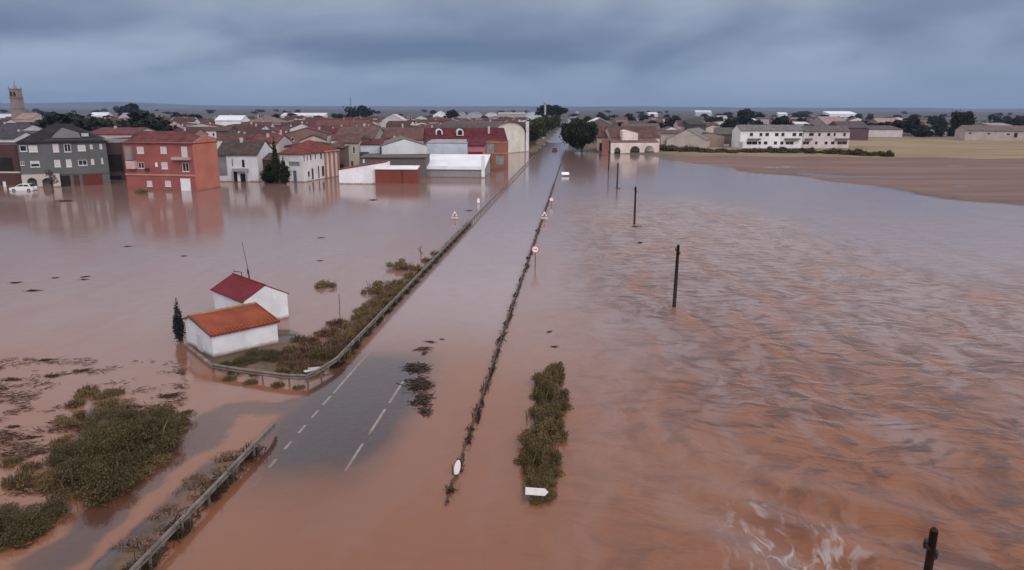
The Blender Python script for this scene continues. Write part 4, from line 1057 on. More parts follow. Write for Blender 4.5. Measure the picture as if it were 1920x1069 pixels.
# --- front row, from the grey house to the road
house('brown_house', 'dark brown-red house with white ledge beside the grey apartment house', -70, 31, 141, 272, 262, 9, 'flat', (0.085, 0.042, 0.040), (0.12, 0.11, 0.11),
      [(-20, 296, 27, 322, 'open'), (4, 340, 12, 350, 'white')], bands=((323, 0.28, (0.5, 0.47, 0.46)),))
gh_ = house('grey_house', 'three storey grey apartment house with black roof, pale arches and many white windows', 31, 198, (139, 146), 266, 232, 12, 'hip', (0.115, 0.118, 0.118), R_DK,
      [(36, 273, 51, 284, 'glass'), (53, 273, 71, 285, 'shut'), (98, 270, 111, 285, 'shut'), (119, 270, 134, 285, 'mullion'), (145, 272, 161, 283, 'shut'), (168, 271, 174, 279, 'shut'), (186, 270, 192, 279, 'shut'),
       (36, 303, 46, 310, 'mullion'), (56, 302, 75, 313, 'half'), (101, 300, 114, 313, 'shut'), (123, 299, 135, 313, 'shut'), (146, 300, 164, 310, 'mullion'), (170, 298, 177, 308, 'shut'), (189, 296, 194, 307, 'shut'),
       (104, 330, 134, 352, 'open'), (137, 329, 151, 350, 'door'), (154, 328, 194, 349, 'red')], cat='apartment house', bands=((326, 0.16, (0.13, 0.12, 0.12)),))
# pale arcade at its foot
pa = P(37, 328, 139.0); ar = empty('portico', (pa.x, 138.2, 0), gh_.rotation_euler.z); ar.parent = gh_; ar.matrix_parent_inverse = gh_.matrix_basis.inverted()
Wp = (P(101, 328, 139.5)-pa).length; hp = pa.z; m = MB(); n = 10
def arch_wall(m, W, H, arches, z0, y0, th):
    "wall with round-headed openings (x0, x1, spring, rise)"
    xs = [0.0]; prof = []
    for (a, b, sp_, rs_) in arches:
        prof.append((xs[-1], a, None)); prof.append((a, b, (sp_, rs_))); xs.append(b)
    prof.append((xs[-1], W, None))
    for a, b, op in prof:
        if op is None: m.box((a, y0, z0), (b, y0+th, H))
        else:
            sp_, rs_ = op
            for k in range(n):
                t0, t1 = k/n, (k+1)/n; zz = sp_ + rs_*math.sqrt(max(0, 1-(2*(t0+t1)/2-1)**2))
                m.box((a+(b-a)*t0+1e-3, y0, zz), (a+(b-a)*t1, y0+th-1e-3, H-1e-3))
arch_wall(m, Wp, hp, [(Wp*0.13, Wp*0.38, hp*0.45, hp*0.32), (Wp*0.52, Wp*0.80, hp*0.42, hp*0.30)], -0.9, -0.9, 0.35)
o = m.build('arcade', wallm((0.50, 0.44, 0.40)), gh_); o.matrix_parent_inverse = Matrix()
bpy.data.objects.remove(ar)
MB().box((0.02, -0.88, hp+0.004), (Wp, -0.01, hp+0.12)).build('balcony_slab', wallm((0.30, 0.28, 0.27)), gh_)
# grey attic gable above the eaves
gm = MB(); dz = gh_['ev']; x0 = Wp*0.80; gw = 6.0
gm.slab([(x0, 1.0, dz-0.2), (x0+gw, 1.0, dz-0.2), (x0+gw-0.8, 1.0, dz+1.6), (x0+gw*0.42, 1.0, dz+2.5), (x0+1.1, 1.0, dz+1.3)], (0, 4.5, 0)); at = gm.build('attic', wallm((0.20, 0.19, 0.19)), gh_)
MB().box((x0-0.6, 0.4, dz+0.05), (x0+gw+4, 0.92, dz+0.42)).build('parapet', wallm((0.26, 0.25, 0.24)), gh_)
MB().box((x0+gw-0.3, 1.4, dz+0.9), (x0+gw+0.9, 2.2, dz+1.5)).build('roof_hatch', wallm((0.5, 0.49, 0.48)), at)

house('brown_house', 'dark brown recessed house between the grey and the red apartment houses', 192, 240, 153, 262, 250, 10, 'flat', (0.075, 0.05, 0.05), (0.1, 0.08, 0.08), [(202, 290, 232, 322, 'open'), (204, 330, 230, 350, 'open')], bands=((264, 0.8, (0.30, 0.30, 0.30)),))
rd = house('red_apartment_house', 'three storey red apartment house with orange side wall and white shutters', 229, 360, (137, 134.6), 268, 246, 7.6, 'hip', REDW, (0.16, 0.050, 0.044),
      [(235, 275, 240, 288, 'glass'), (256, 275, 270, 288, 'shut'), (300, 275, 313, 288, 'shut'), (339, 275, 352, 295, 'shut'),
       (258, 304, 271, 316, 'mullion'), (302, 304, 315, 317, 'shut'), (341, 305, 355, 322, 'mullion'), (275, 339, 286, 350, 'shut'), (309, 339, 321, 350, 'shut'), (337, 334, 359, 362, 'white')],
      cat='apartment house', ov=0.25, bands=((268.5, 0.32, (0.50, 0.26, 0.23)), (328, 0.30, (0.45, 0.23, 0.20))))
Wd = rd['w']
sp_ = MB(); sp_.slab([(Wd+0.02, -0.06, -0.9), (Wd+0.02, 7.55, -0.9), (Wd+0.02, 7.55, rd['ev']+0.7), (Wd+0.02, 3.8, rd['ev']+1.35), (Wd+0.02, -0.06, rd['ev']+0.06)], (0.20, 0, 0))
sp_.build('side_wall', plain('orange_render', ORW, 0.9, 0.12, 0.4, tide=0.4), rd)
frontbox(rd, 134.6, 322, 295, 357, 300, 0.9, wallm((0.42, 0.32, 0.29)), 'balcony_slab')
frontbox(rd, 134.6, 226, 303, 243, 318, 0.75, wallm((0.55, 0.38, 0.36)), 'balcony')
frontbox(rd, 134.6, 224, 276, 234, 301, 0.65, wallm((0.24, 0.22, 0.22)), 'bay_window')
frontbox(rd, 134.6, 278, 345, 326, 347, 0.1, wallm((0.38, 0.2, 0.17)), 'plinth_trim') if False else None
frontbox(rd, 134.6, 262, 317, 270, 321, 0.4, METAL_DARK, 'air_conditioner')
for x in (285, 300): frontbox(rd, 134.6, 284, 306, 287, 314, 0.2, SIGN_WHITE, 'wall_lamp') if x == 285 else None

wh_ = house('white_house', 'white two storey house with brown roof beside the red apartment house', 404, 482, 152, 290, 264, 11, 'gable_x', (0.66, 0.66, 0.67), (0.085, 0.06, 0.052),
      [(406, 292, 427, 330, 'grey'), (452, 299, 460, 315, 'glass'), (437, 321, 446, 343, 'open'), (450, 326, 463, 344, 'open'), (434, 298, 437, 312, 'door')], chim=1)
frontbox(wh_, 152, 438, 316, 466, 321, 1.0, wallm((0.30, 0.30, 0.31)), 'balcony_slab')
for x in (440, 465): frontbox(wh_, 152, x-0.6, 321, x+0.6, 343, 1.0, wallm((0.30, 0.30, 0.31)), 'pillar', 0.85)
house('maroon_house', 'low maroon house hidden behind the tall cypress', 480, 524, 155, 300, 288, 9, 'gable_x', (0.10, 0.042, 0.040), (0.12, 0.07, 0.065), [(488, 318, 500, 338, 'open')])
ro_ = house('red_roofed_house', 'long cream row house with red tiled roof and orange pillars beside the cypress', 524, 567, (152.8, 151.4), 288, 262, 15, 'hip', (0.62, 0.61, 0.60), R_RED,
      [(549, 320, 557, 342, 'blue'), (541, 303, 562, 312, 'grey')],
      [(569, 292, 572, 303, 'glass'), (575, 291, 578, 302, 'glass'), (581, 289, 585, 301, 'glass'), (590, 287, 593, 299, 'glass'), (600, 284, 604, 298, 'door'), (577, 321, 582, 332, 'glass'), (584, 316, 589, 336, 'door'), (596, 312, 600, 334, 'door'), (603, 312, 609, 330, 'door')])
Wr = ro_['w']
for k in range(4): MB().box((Wr+0.10, 8.6+k*1.9, -0.9), (Wr+0.40, 8.95+k*1.9, ro_['ev']-0.1)).build('pillar', wallm((0.42, 0.17, 0.115)), ro_)
MB().box((Wr+0.06, 8.2, ro_['ev']-0.09), (Wr+0.50, 14.9, ro_['ev']+0.10)).build('porch_beam', wallm((0.50, 0.26, 0.18)), ro_)
house('gabled_house', 'brown sided house with cream right wall behind the red roofed row house', 612, 647, (172, 169), 277, 258, 14, 'gable_x', (0.13, 0.10, 0.085), R_BR, [(616, 306, 645, 325, 'open')])
house('cream_house', 'narrow cream two storey house beside the blue canopy', 646, 672, (170, 170), 268, 256, 11, 'gable_x', (0.40, 0.35, 0.29), R_BR, [(650, 275, 655, 288, 'glass'), (661, 275, 666, 288, 'glass'), (658, 302, 663, 318, 'door')])
cn = house('white_house', 'white house with dark blue-grey canopy at the gabled white warehouse', 670, 720, (172, 174), 271, 262, 10, 'gable_x', (0.60, 0.62, 0.65), R_MAR, [(712, 276, 717, 290, 'glass'), (674, 294, 686, 316, 'open')])
frontbox(cn, 172, 667, 285, 691, 291, 1.4, plain('blue_grey_canopy', (0.05, 0.065, 0.10), 0.7, 0.2), 'canopy')
house('warehouse', 'white gabled warehouse wall behind the long brown shed roof', 716, 800, (168, 170), 274, 261, 16, 'gable_y', (0.62, 0.63, 0.63), (0.20, 0.17, 0.16), cat='warehouse', ov=0.15)
house('shed', 'long brown-grey flat shed behind the white sloping wall', 676, 798, 162, 296, 293, 8, 'shed', (0.135, 0.115, 0.11), (0.15, 0.125, 0.12), [(680, 298, 684, 306, 'white')], cat='shed')
house('shed', 'white shed with steeply sloping top edge standing in the floodwater', 635, 724, 148.3, 319.5, 305, 5, 'shed_x', (0.80, 0.80, 0.82), (0.24, 0.06, 0.045), cat='shed', ov=0.1)
house('shed', 'low red brick shed joined to the white sloping shed', 703, 782, 147.4, 318, 312, 4, 'shed', (0.20, 0.055, 0.040), (0.72, 0.72, 0.74), [(752, 321, 756, 344, 'red')], cat='shed', ov=0.15)
lw = house('warehouse', 'long low white warehouse with pale roof nearest the road', 785, 908, (164, 163), 317, 291, 13, 'shed', (0.27, 0.26, 0.27), (0.70, 0.71, 0.75), [(792, 321, 806, 331, 'grey')], cat='warehouse', ov=0.25)
frontbox(lw, 163.4, 784, 312, 909, 317.5, 0.34, wallm((0.80, 0.80, 0.82)), 'fascia'); frontbox(lw, 163.2, 903, 292, 909, 333, 0.30, wallm((0.80, 0.80, 0.82)), 'end_pier', 0.02)
house('warehouse', 'pale blue-grey flat warehouse behind the long low white warehouse', 799, 876, 181, 269, 266, 14, 'shed', (0.50, 0.53, 0.60), (0.32, 0.30, 0.32), cat='warehouse', ov=0.1)
house('pink_house', 'pink and maroon walled house between pale warehouse and orange block', 875, 909, 182, 273, 262, 10, 'gable_x', (0.46, 0.16, 0.20), R_MAR, [(878, 285, 905, 291, 'red')])
house('orange_block', 'orange and brown brick block nearest the road above the flooded yard', 908, 953, (186, 188), 266, 263, 10, 'flat', (0.25, 0.105, 0.070), (0.2, 0.1, 0.08), [(913, 269, 927, 287, 'grey'), (912, 292, 920, 306, 'open'), (930, 292, 945, 308, 'grey')], bands=((267, 0.25, (0.36, 0.18, 0.12)), (288, 0.25, (0.36, 0.20, 0.15))))
md = house('red_mansard_house', 'large red mansard-roofed house with two round white dormers', 800, 952, (200, 204), 268, 241, 13, 'gable_x', (0.16, 0.05, 0.06), (0.125, 0.026, 0.032), chim=1, ov=0.2)
for px in (823, 862):
    q = P(px, 248, 205); iv = Matrix.Rotation(-md.rotation_euler.z, 3, 'Z'); l = iv @ (q-md.location)
    d = MB(); n2 = 14; ring = []
    for k in range(n2):
        a0, a1 = math.pi*1.0*k/n2, math.pi*1.0*(k+1)/n2
        for (ri, rj) in ((0.62, 0.95),):
            d.slab([(l.x+ri*math.cos(a0), l.y-0.9, l.z+ri*math.sin(a0)), (l.x+rj*math.cos(a0), l.y-0.9, l.z+rj*math.sin(a0)), (l.x+rj*math.cos(a1), l.y-0.9, l.z+rj*math.sin(a1)), (l.x+ri*math.cos(a1), l.y-0.9, l.z+ri*math.sin(a1))], (0, 2.2, 0))
    d.box((l.x-0.95, l.y-0.9, l.z-0.9), (l.x-0.62, l.y+1.0, l.z)); d.box((l.x+0.62, l.y-0.9, l.z-0.9), (l.x+0.95, l.y+1.0, l.z)); d.box((l.x-0.62, l.y-0.9, l.z-0.9), (l.x+0.62, l.y+0.5, l.z-0.75))
    dd = d.build('dormer', wallm((0.74, 0.68, 0.68)), md)
    MB().box((l.x-0.61, l.y-0.5, l.z-0.74), (l.x+0.61, l.y-0.44, l.z+0.55)).build('pane', GLASS, dd)
house('barn', 'pale arched barn by the road behind the orange block', 925, 984, (246, 262), 250, 229, 24, 'arch', (0.66, 0.62, 0.55), (0.12, 0.095, 0.09), cat='barn', ov=0.6)
house('gate_hut', 'narrow pale pier beside the arched barn and the dark trees', 986, 992, 262, 228, 226, 3, 'flat', (0.68, 0.64, 0.64), (0.5, 0.5, 0.5), cat='pier')
# --- second row, distinct roofs
D2 = [
 ('white_house', 'bright white gabled house on the skyline left of the round grey silos', 812, 838, 520, 216, 208, 14, 'gable_y', (0.80, 0.80, 0.80), R_LT),
 ('white_hall', 'long white hall with dark windows on the town skyline', 526, 608, 420, 217, 212, 16, 'shed', (0.66, 0.63, 0.60), (0.62, 0.60, 0.60)),
 ('white_roof_house', 'white roofed house with bright gable near the long white hall', 403, 452, 400, 226, 217, 14, 'gable_x', (0.78, 0.78, 0.80), (0.66, 0.67, 0.72)),
 ('cream_roof_house', 'cream pyramidal roofed house left of the long white hall', 460, 522, 400, 230, 217, 20, 'hip', (0.46, 0.38, 0.33), (0.24, 0.165, 0.14)),
 ('white_gable_house', 'small bright white twin gable below the cream pyramidal roof', 463, 500, 330, 240, 233, 10, 'gable_y', (0.80, 0.80, 0.82), R_GR),
 ('grey_hall', 'pale grey gabled hall behind the red apartment house', 221, 268, 430, 222, 212, 22, 'gable_x', (0.36, 0.35, 0.35), (0.30, 0.29, 0.30)),
 ('white_house', 'white house on the skyline beyond the dark trees of the old town', 168, 200, 560, 217, 211, 14, 'gable_x', (0.80, 0.80, 0.82), (0.66, 0.66, 0.70)),
 ('white_shed', 'white low gabled shed left of the bright skyline house', 716, 756, 430, 226, 215, 18, 'gable_y', (0.56, 0.54, 0.52), (0.46, 0.44, 0.44)),
 ('grey_silo_hall', 'rounded grey hall near the bright white skyline gable', 855, 873, 540, 218, 210, 16, 'arch', (0.36, 0.35, 0.38), (0.36, 0.35, 0.38)),
 ('grey_silo_hall', 'rounded violet-grey hall, wider one beside the first', 874, 903, 540, 219, 210, 16, 'arch', (0.38, 0.37, 0.42), (0.36, 0.35, 0.40)),
 ('white_arch_hall', 'small white arched hall before the broad beige hall', 909, 933, 520, 219, 211, 14, 'arch', (0.60, 0.59, 0.62), (0.50, 0.50, 0.55)),
 ('beige_hall', 'broad beige hall behind the arched barn', 934, 985, 470, 214, 211, 20, 'shed', (0.42, 0.36, 0.34), (0.36, 0.32, 0.31)),
 ('white_vault_hall', 'pale vaulted hall at the foot of the dark pines', 986, 1024, 620, 216, 210, 20, 'arch', (0.55, 0.57, 0.60), (0.50, 0.53, 0.58)),
 ('white_panel_house', 'pale house behind the black hipped roof by the church tower', -20, 16, 330, 222, 214, 14, 'gable_x', (0.60, 0.60, 0.64), (0.50, 0.50, 0.55)),
 ('slate_house', 'dark slate roof with white edge beside the grey apartment house', -60, 36, 230, 246, 234, 14, 'gable_x', (0.62, 0.62, 0.65), (0.065, 0.065, 0.08)),
 ('slate_house', 'second slate roof with white edge, behind the dark brown house', -70, 26, 190, 260, 248, 10, 'gable_x', (0.60, 0.60, 0.62), (0.06, 0.06, 0.07)),
 ('maroon_roof_house', 'long maroon roof with white gable behind the grey apartment house', 165, 252, 215, 252, 240, 16, 'gable_x', (0.58, 0.45, 0.45), (0.17, 0.055, 0.060)),
 ('red_house', 'long red house below the long white hall', 590, 690, 330, 236, 226, 14, 'gable_x', (0.30, 0.10, 0.09), (0.17, 0.07, 0.06)),
 ('brown_roof_house', 'broad brown roof sloping behind the gabled brown house', 625, 700, 205, 262, 238, 22, 'gable_x', (0.36, 0.31, 0.28), (0.145, 0.088, 0.075)),
 ('brown_roof_house', 'broad red-brown roof behind the white canopy house', 680, 800, 215, 262, 240, 24, 'gable_x', (0.50, 0.48, 0.46), (0.155, 0.075, 0.062)),
 ('red_roof_house', 'red roofed house right behind the cypress with pale gable', 470, 520, 185, 268, 254, 12, 'gable_x', (0.48, 0.42, 0.40), (0.18, 0.06, 0.055)),
 ('brown_tower_house', 'brown tall narrow house behind the white house by the red block', 405, 428, 230, 246, 238, 8, 'gable_x', (0.14, 0.105, 0.09), (0.13, 0.08, 0.07)),
]
for a in D2:
    nm = a[0]; wv = ()
    if nm == 'white_hall': wv = [(x, 219.5, x+5, 223, 'glass') for x in (556, 563, 577, 584, 593)]
    if nm == 'red_house': wv = [(x, 238, x+4, 242, 'glass') for x in (600, 618, 640, 660)]
    if a[5] < 226: a = a[:4] + (min(1400, 9.6*1310/max(4.0, a[5]-203)),) + a[5:]
    house(*a, wins=wv, chim=1 if 'roof' in nm else 0)

# --- the other side of the road
house('brown_roof_house', 'low house with broad brown roof beside the big round tree', 1120, 1168, (263, 262), 258, 238, 16, 'gable_x', (0.46, 0.36, 0.33), R_BR, [(1124, 268, 1130, 285, 'open')])
house('white_eave_house', 'brown house with bright white curved eave behind the round tree', 1103, 1146, 330, 232, 222, 14, 'gable_y', (0.15, 0.13, 0.12), (0.66, 0.64, 0.63))
cr = house('cream_house', 'two storey cream house with brown roof and arched porch at the flood edge', 1146, 1237, (258, 260), 258, 238, 13, 'gable_x', (0.74, 0.62, 0.56), R_BR,
      [(1153, 257.5, 1161, 263, 'half'), (1180, 260, 1190, 267, 'open')], ridge=0.5)
pb = P(1146, 268, 252); pe = P(1236, 268, 254); Wc = (pe-pb).length
pc = empty('porch', (0, 0, 0)); bpy.data.objects.remove(pc)
m = MB(); iv = Matrix.Rotation(-cr.rotation_euler.z, 3, 'Z'); l0 = iv @ (pb-cr.location)
mm = MB(); arch_wall(mm, Wc, l0.z, [(Wc*0.07, Wc*0.20, 1.0, 1.2), (Wc*0.40, Wc*0.60, 1.0, 1.6), (Wc*0.70, Wc*0.90, 1.0, 1.7)], -0.5, 0, 0.4)
o = mm.build('porch', wallm((0.72, 0.61, 0.55)), cr); o.location = (l0.x, l0.y, 0)
o = MB().slab([(0, 0.1, 0), (Wc, 0.1, 0), (Wc, 5.6, 1.1), (0, 5.6, 1.1)], (0, 0, 0.14)).build('porch_roof', roofm((0.16, 0.085, 0.075)), cr); o.location = (l0.x, l0.y, l0.z+0.01)
o = MB().slab([(0, 0, 0), (5.5, 0, 0), (5.5, 0, 2.6), (1.2, 0, 3.7), (0, 0, 3.4)], (0, 3.4, 0)).build('gable_wing', wallm((0.76, 0.64, 0.58)), cr); o.location = (P(1168, 262, 252).x-cr.location.x, -2.8, l0.z+0.5)
MB().box((0.3, -2.2, 0), (3.6, -0.02, 0)).build('step', CONC, cr) if False else None
bp_ = empty('brick_gate', G(1134, 292)); tag(bp_, 'red-brown brick gate pier before the cream house', 'gate pier')
MB().box((-1.0, -0.4, -0.6), (1.0, 0.4, 5.2)).build('pier', wallm((0.24, 0.10, 0.09)), bp_); MB().box((-1.12, -0.5, 5.203), (1.12, 0.5, 5.4)).build('cap', wallm((0.34, 0.18, 0.16)), bp_)
house('warehouse', 'pale grey gabled warehouse right of the cream house', 1250, 1324, (292, 286), 262, 243, 28, 'gable_y', (0.47, 0.41, 0.37), (0.24, 0.21, 0.20), cat='warehouse', ov=0.3)
house('pink_sided_house', 'pinkish house behind the pale grey warehouse', 1272, 1294, 380, 236, 226, 12, 'gable_x', (0.56, 0.42, 0.42), (0.10, 0.085, 0.085))
house('dark_roof_shed', 'black roofed open shed behind the pale grey warehouse', 1293, 1324, 370, 234, 226, 14, 'shed', (0.07, 0.06, 0.06), (0.06, 0.055, 0.06), cat='shed')
house('grey_house', 'dark grey-green house beside the long white building', 1338, 1390, (300, 297), 252, 240, 16, 'gable_x', (0.11, 0.105, 0.095), (0.13, 0.115, 0.105), [(1357, 270, 1367, 277, 'white')])
lwb = [(1406+dx, 249, 1412.5+dx, 255.5, 'glass') for dx in (0,)]
ups = ((1406,1412),(1424,1429.5),(1435,1442),(1453,1460),(1465,1471),(1486,1493),(1498,1505),(1517,1526),(1534,1539),(1551,1557),(1563,1567),(1581,1586))
lows = ((1400,1420),(1422,1427),(1432,1439),(1451,1457),(1463,1469),(1473,1488),(1504,1517),(1528,1533),(1546,1552),(1558,1565),(1570,1588))
def terr(lo, hi): return [(a, 249, b, 255.8, 'glass') for a, b in ups if lo < a < hi] + [(a, 265, b, 271.5, 'glass' if b-a < 12 else 'mullion') for a, b in lows if lo < a < hi]
lb = house('white_long_house', 'long white two storey terrace with two rows of dark windows by the ochre field', 1389, 1506, (283, 284.5), 245, 235, 9, 'gable_x', (0.80, 0.78, 0.79), (0.20, 0.19, 0.19), terr(1389, 1503), cat='terrace')
for a, b in ((1400, 1424), (1471, 1500)): frontbox(lb, 284, a, 259.5, b, 262, 1.2, roofm((0.16, 0.14, 0.14)), 'porch_roof')
MB().box((-0.3, -3.6, -0.5), (0.02, -0.02, 3.0)).build('yard_wall', wallm((0.6, 0.59, 0.58)), lb)
lb2 = house('pink_long_house', 'pinkish two storey terrace with brown roof joined to the long white terrace', 1507, 1594, (284.6, 286), 246.5, 236.5, 9, 'gable_x', (0.62, 0.53, 0.54), (0.15, 0.115, 0.115), terr(1503, 1594), cat='terrace')
for a, b in ((1507, 1520), (1566, 1592)): frontbox(lb2, 285.5, a, 259.5, b, 262, 1.2, roofm((0.16, 0.13, 0.13)), 'porch_roof')
br = house('barn', 'long pale barn with small dark windows at the far side of the ochre field', 1811, 1990, (362, 352), 246, 236, 16, 'gable_x', (0.45, 0.37, 0.35), (0.17, 0.13, 0.12), [(1816, 248, 1822, 252, 'glass'), (1851, 249, 1857, 253, 'glass'), (1887, 250, 1894, 254, 'glass'), (1902, 249, 1907, 258, 'open'), (1925, 250, 1932, 254, 'glass')], cat='barn')
house('shed', 'small grey shed behind the pale barn', 1858, 1900, 420, 236, 231, 10, 'shed', (0.36, 0.33, 0.32), (0.30, 0.28, 0.28), cat='shed')
FARR = [
 ('white_bar_house', 'white flat house right of the long terrace at the field edge', 1625, 1693, 400, 243, 236, 14, 'shed', (0.58, 0.52, 0.54), (0.12, 0.09, 0.10)),
 ('grey_roof_house', 'grey roofed house above the white flat house', 1648, 1692, 440, 232, 222, 16, 'gable_x', (0.30, 0.20, 0.22), (0.32, 0.29, 0.28)),
 ('maroon_house', 'dark maroon house behind the end of the white terrace', 1575, 1630, 360, 240, 228, 16, 'gable_x', (0.12, 0.07, 0.08), (0.12, 0.085, 0.095)),
 ('beige_hall', 'beige gabled hall behind the white terrace', 1550, 1594, 400, 234, 219, 30, 'gable_x', (0.34, 0.30, 0.28), (0.30, 0.26, 0.24)),
 ('white_greenhouse', 'long bright white greenhouse roof on the skyline', 1556, 1608, 950, 214, 209, 30, 'shed', (0.75, 0.78, 0.82), (0.72, 0.75, 0.80)),
 ('white_strip_house', 'white strip roofed house behind the terrace', 1489, 1518, 420, 233, 229, 8, 'shed', (0.70, 0.70, 0.70), (0.60, 0.58, 0.58)),
 ('grey_house', 'pale grey small house behind the terrace and dark trees', 1483, 1512, 470, 226, 221, 12, 'gable_x', (0.30, 0.29, 0.27), (0.26, 0.25, 0.24)),
 ('pale_house', 'pale small house far left of the long terrace', 1346, 1364, 520, 222, 217, 12, 'gable_x', (0.50, 0.47, 0.46), (0.36, 0.34, 0.33)),
 ('white_shed', 'white sheet-roofed shed among dark trees behind the terrace', 1402, 1420, 400, 227, 223, 8, 'shed', (0.66, 0.66, 0.66), (0.68, 0.68, 0.68)),
 ('white_shed', 'small bright shed on the skyline above the terrace', 1460, 1477, 560, 214, 211, 10, 'shed', (0.66, 0.70, 0.70), (0.60, 0.64, 0.62)),
 ('pale_hall', 'pale low hall at the skyline behind the warehouse', 1216, 1234, 700, 214, 211, 14, 'shed', (0.62, 0.63, 0.66), (0.62, 0.63, 0.66)),
 ('blue_hall', 'bluish hall on the skyline right of the warehouse', 1305, 1335, 800, 211, 207, 14, 'shed', (0.45, 0.50, 0.56), (0.5, 0.54, 0.6)),
 ('low_barn', 'low grey barn among the trees left of the pale barn', 1752, 1775, 420, 248, 244, 10, 'shed', (0.36, 0.33, 0.31), (0.30, 0.28, 0.27)),
 ('brown_roof_house', 'brown roofed house behind the cream house', 1170, 1240, 330, 246, 232, 16, 'gable_x', (0.3, 0.24, 0.22), (0.15, 0.115, 0.11)),
]
for a in FARR: house(*a[:4], a[4] if a[5] > 236 else min(1500, 10.2*1310/max(4.0, a[5]-204)), *a[5:])

# --- the crowded old town behind: filler houses in streets
ri = random.Random(21)
WALLS = [(0.60, 0.57, 0.54), (0.52, 0.44, 0.38), (0.68, 0.67, 0.67), (0.30, 0.22, 0.19), (0.22, 0.13, 0.11), (0.40, 0.34, 0.31), (0.66, 0.66, 0.70)]
ROOFS = [((0.140, 0.080, 0.066), 'brown'), ((0.170, 0.068, 0.056), 'red'), ((0.110, 0.075, 0.066), 'dark brown'), ((0.185, 0.105, 0.085), 'light brown'), ((0.15, 0.13, 0.125), 'grey'), ((0.14, 0.045, 0.05), 'maroon')]
D = 196.0
while D < 640:
    w_px = 1371.0/D
    px = -80 + ri.uniform(0, 40)
    end = 975 if D > 300 else 900
    while px < end:
        w = ri.uniform(8, 15)*w_px
        if ri.random() < 0.88:
            z_e = ri.uniform(3.6, 6.6); DD = D + ri.uniform(-7, 7)
            ye = 203 + (15-z_e)*1371/DD*0.955; rise = ri.uniform(1.2, 2.2); dep = ri.uniform(9, 13)
            yr = 203 + (15-z_e-rise)*1371/(DD+dep/2)*0.955
            rc, rn = ri.choice(ROOFS[:4] if ri.random() < 0.8 else ROOFS); wc = ri.choice(WALLS)
            zone = 'behind the grey apartments' if px < 190 else ('behind the red apartments' if px < 400 else ('behind the cypress' if px < 640 else ('behind the white sheds' if px < 830 else 'behind the mansard house')))
            dist = 'near' if D < 270 else ('middle' if D < 420 else 'far')
            wins = []
            if D < 420 and ri.random() < 0.75:
                for k in range(ri.choice((2, 3))):
                    cx = px + w*(0.2+0.28*k); hw = 0.5*w_px; wins.append((cx-hw, ye+0.9*w_px, cx+hw, ye+2.1*w_px, ri.choice(('glass', 'shut', 'glass'))))
            kd = ri.choice(('gable_x', 'gable_x', 'gable_x', 'gable_y', 'hip'))
            rc = (rc[0]*0.68, rc[1]*0.54, rc[2]*0.54)
            house('town_house', '%s roofed house, %s rows of old town %s' % (rn, dist, zone), px, px+w, (DD, DD+ri.uniform(-3, 3)), ye, yr, dep, kd, wc, rc, wins,
                  group='%s roofs %s %s' % (rn, dist, zone), chim=1 if ri.random() < 0.6 else 0, ov=0.25)
        px += w + ri.choice((0.0, 0.6, 3.0))*w_px
    D += 21 if D < 330 else 34
D = 300.0
while D < 760:
    w_px = 1371.0/D; px = 1105 + ri.uniform(0, 50) if D > 380 else 1240
    while px < (1720 if D > 420 else 1340):
        w = ri.uniform(8, 16)*w_px
        if ri.random() < 0.62:
            z_e = ri.uniform(3.2, 5.6); DD = D + ri.uniform(-9, 9); ye = 204 + (15-z_e)*1371/DD*0.955; yr = 204 + (15-z_e-ri.uniform(1.0, 1.9))*1371/(DD+5)*0.955
            rc, rn = ri.choice(ROOFS[:5]); wc = ri.choice(WALLS)
            dist = 'middle' if D < 520 else 'far'; zone = 'behind the cream house' if px < 1330 else 'behind the long white terrace'
            house('village_house', '%s roofed low house, %s village rows, %s' % (rn, dist, zone), px, px+w, DD, ye, yr, 10, ri.choice(('gable_x', 'gable_x', 'gable_y', 'shed')), wc, tuple(x*0.8 for x in rc), group='%s roofs %s %s' % (rn, dist, zone), ov=0.25)
        px += w + ri.uniform(0.2, 9)*w_px
    D += 60

# --- church tower, masts
tw = empty('church_tower', P(36, 220, 450).xy.to_3d()); tag(tw, 'tall square stone church tower with pinnacle rising over the old town', 'church tower')
z1 = P(36, 168, 450).z; STONE = wallm((0.26, 0.21, 0.19)); hw = 2.5
m = MB(); m.v += [(x*(hw+0.5), y*(hw+0.5), -0.5) for x, y in ((-1,-1),(1,-1),(1,1),(-1,1))] + [(x*(hw-0.2), y*(hw-0.2), z1) for x, y in ((-1,-1),(1,-1),(1,1),(-1,1))]
m.f += [(0,1,5,4), (1,2,6,5), (2,3,7,6), (3,0,4,7), (4,5,6,7)]; m.build('shaft', STONE, tw)
for z in (z1*0.55, z1*0.80): MB().box((-hw-0.35, -hw-0.35, z), (hw+0.35, hw+0.35, z+0.35)).build('string_course', STONE, tw)
for x in (-1.0, 1.0):
    MB().box((x-0.45, -hw-0.42, z1*0.84), (x+0.45, -hw-0.02, z1*0.84+2.6)).build('belfry_opening', DARKIN, tw)
MB().box((-hw-0.1, -hw-0.1, z1+0.003), (hw+0.1, hw+0.1, z1+0.5)).build('parapet', STONE, tw)
for x in (-1, 1):
    for y in (-1, 1): MB().tube([(x*(hw-0.3), y*(hw-0.3), z1+0.4), (x*(hw-0.3), y*(hw-0.3), z1+1.4), (x*(hw-0.3), y*(hw-0.3), z1+2.3)], [0.35, 0.3, 0.03], 6).build('pinnacle', STONE, tw)
MB().tube([(0, 0, z1), (0, 0, z1+1.6), (0, 0, z1+3.2)], [1.3, 0.7, 0.12], 8).build('lantern', STONE, tw); MB().tube([(0, 0, z1+3.0), (0, 0, z1+5.2)], 0.10, 5).build('spike', METAL_DARK, tw)
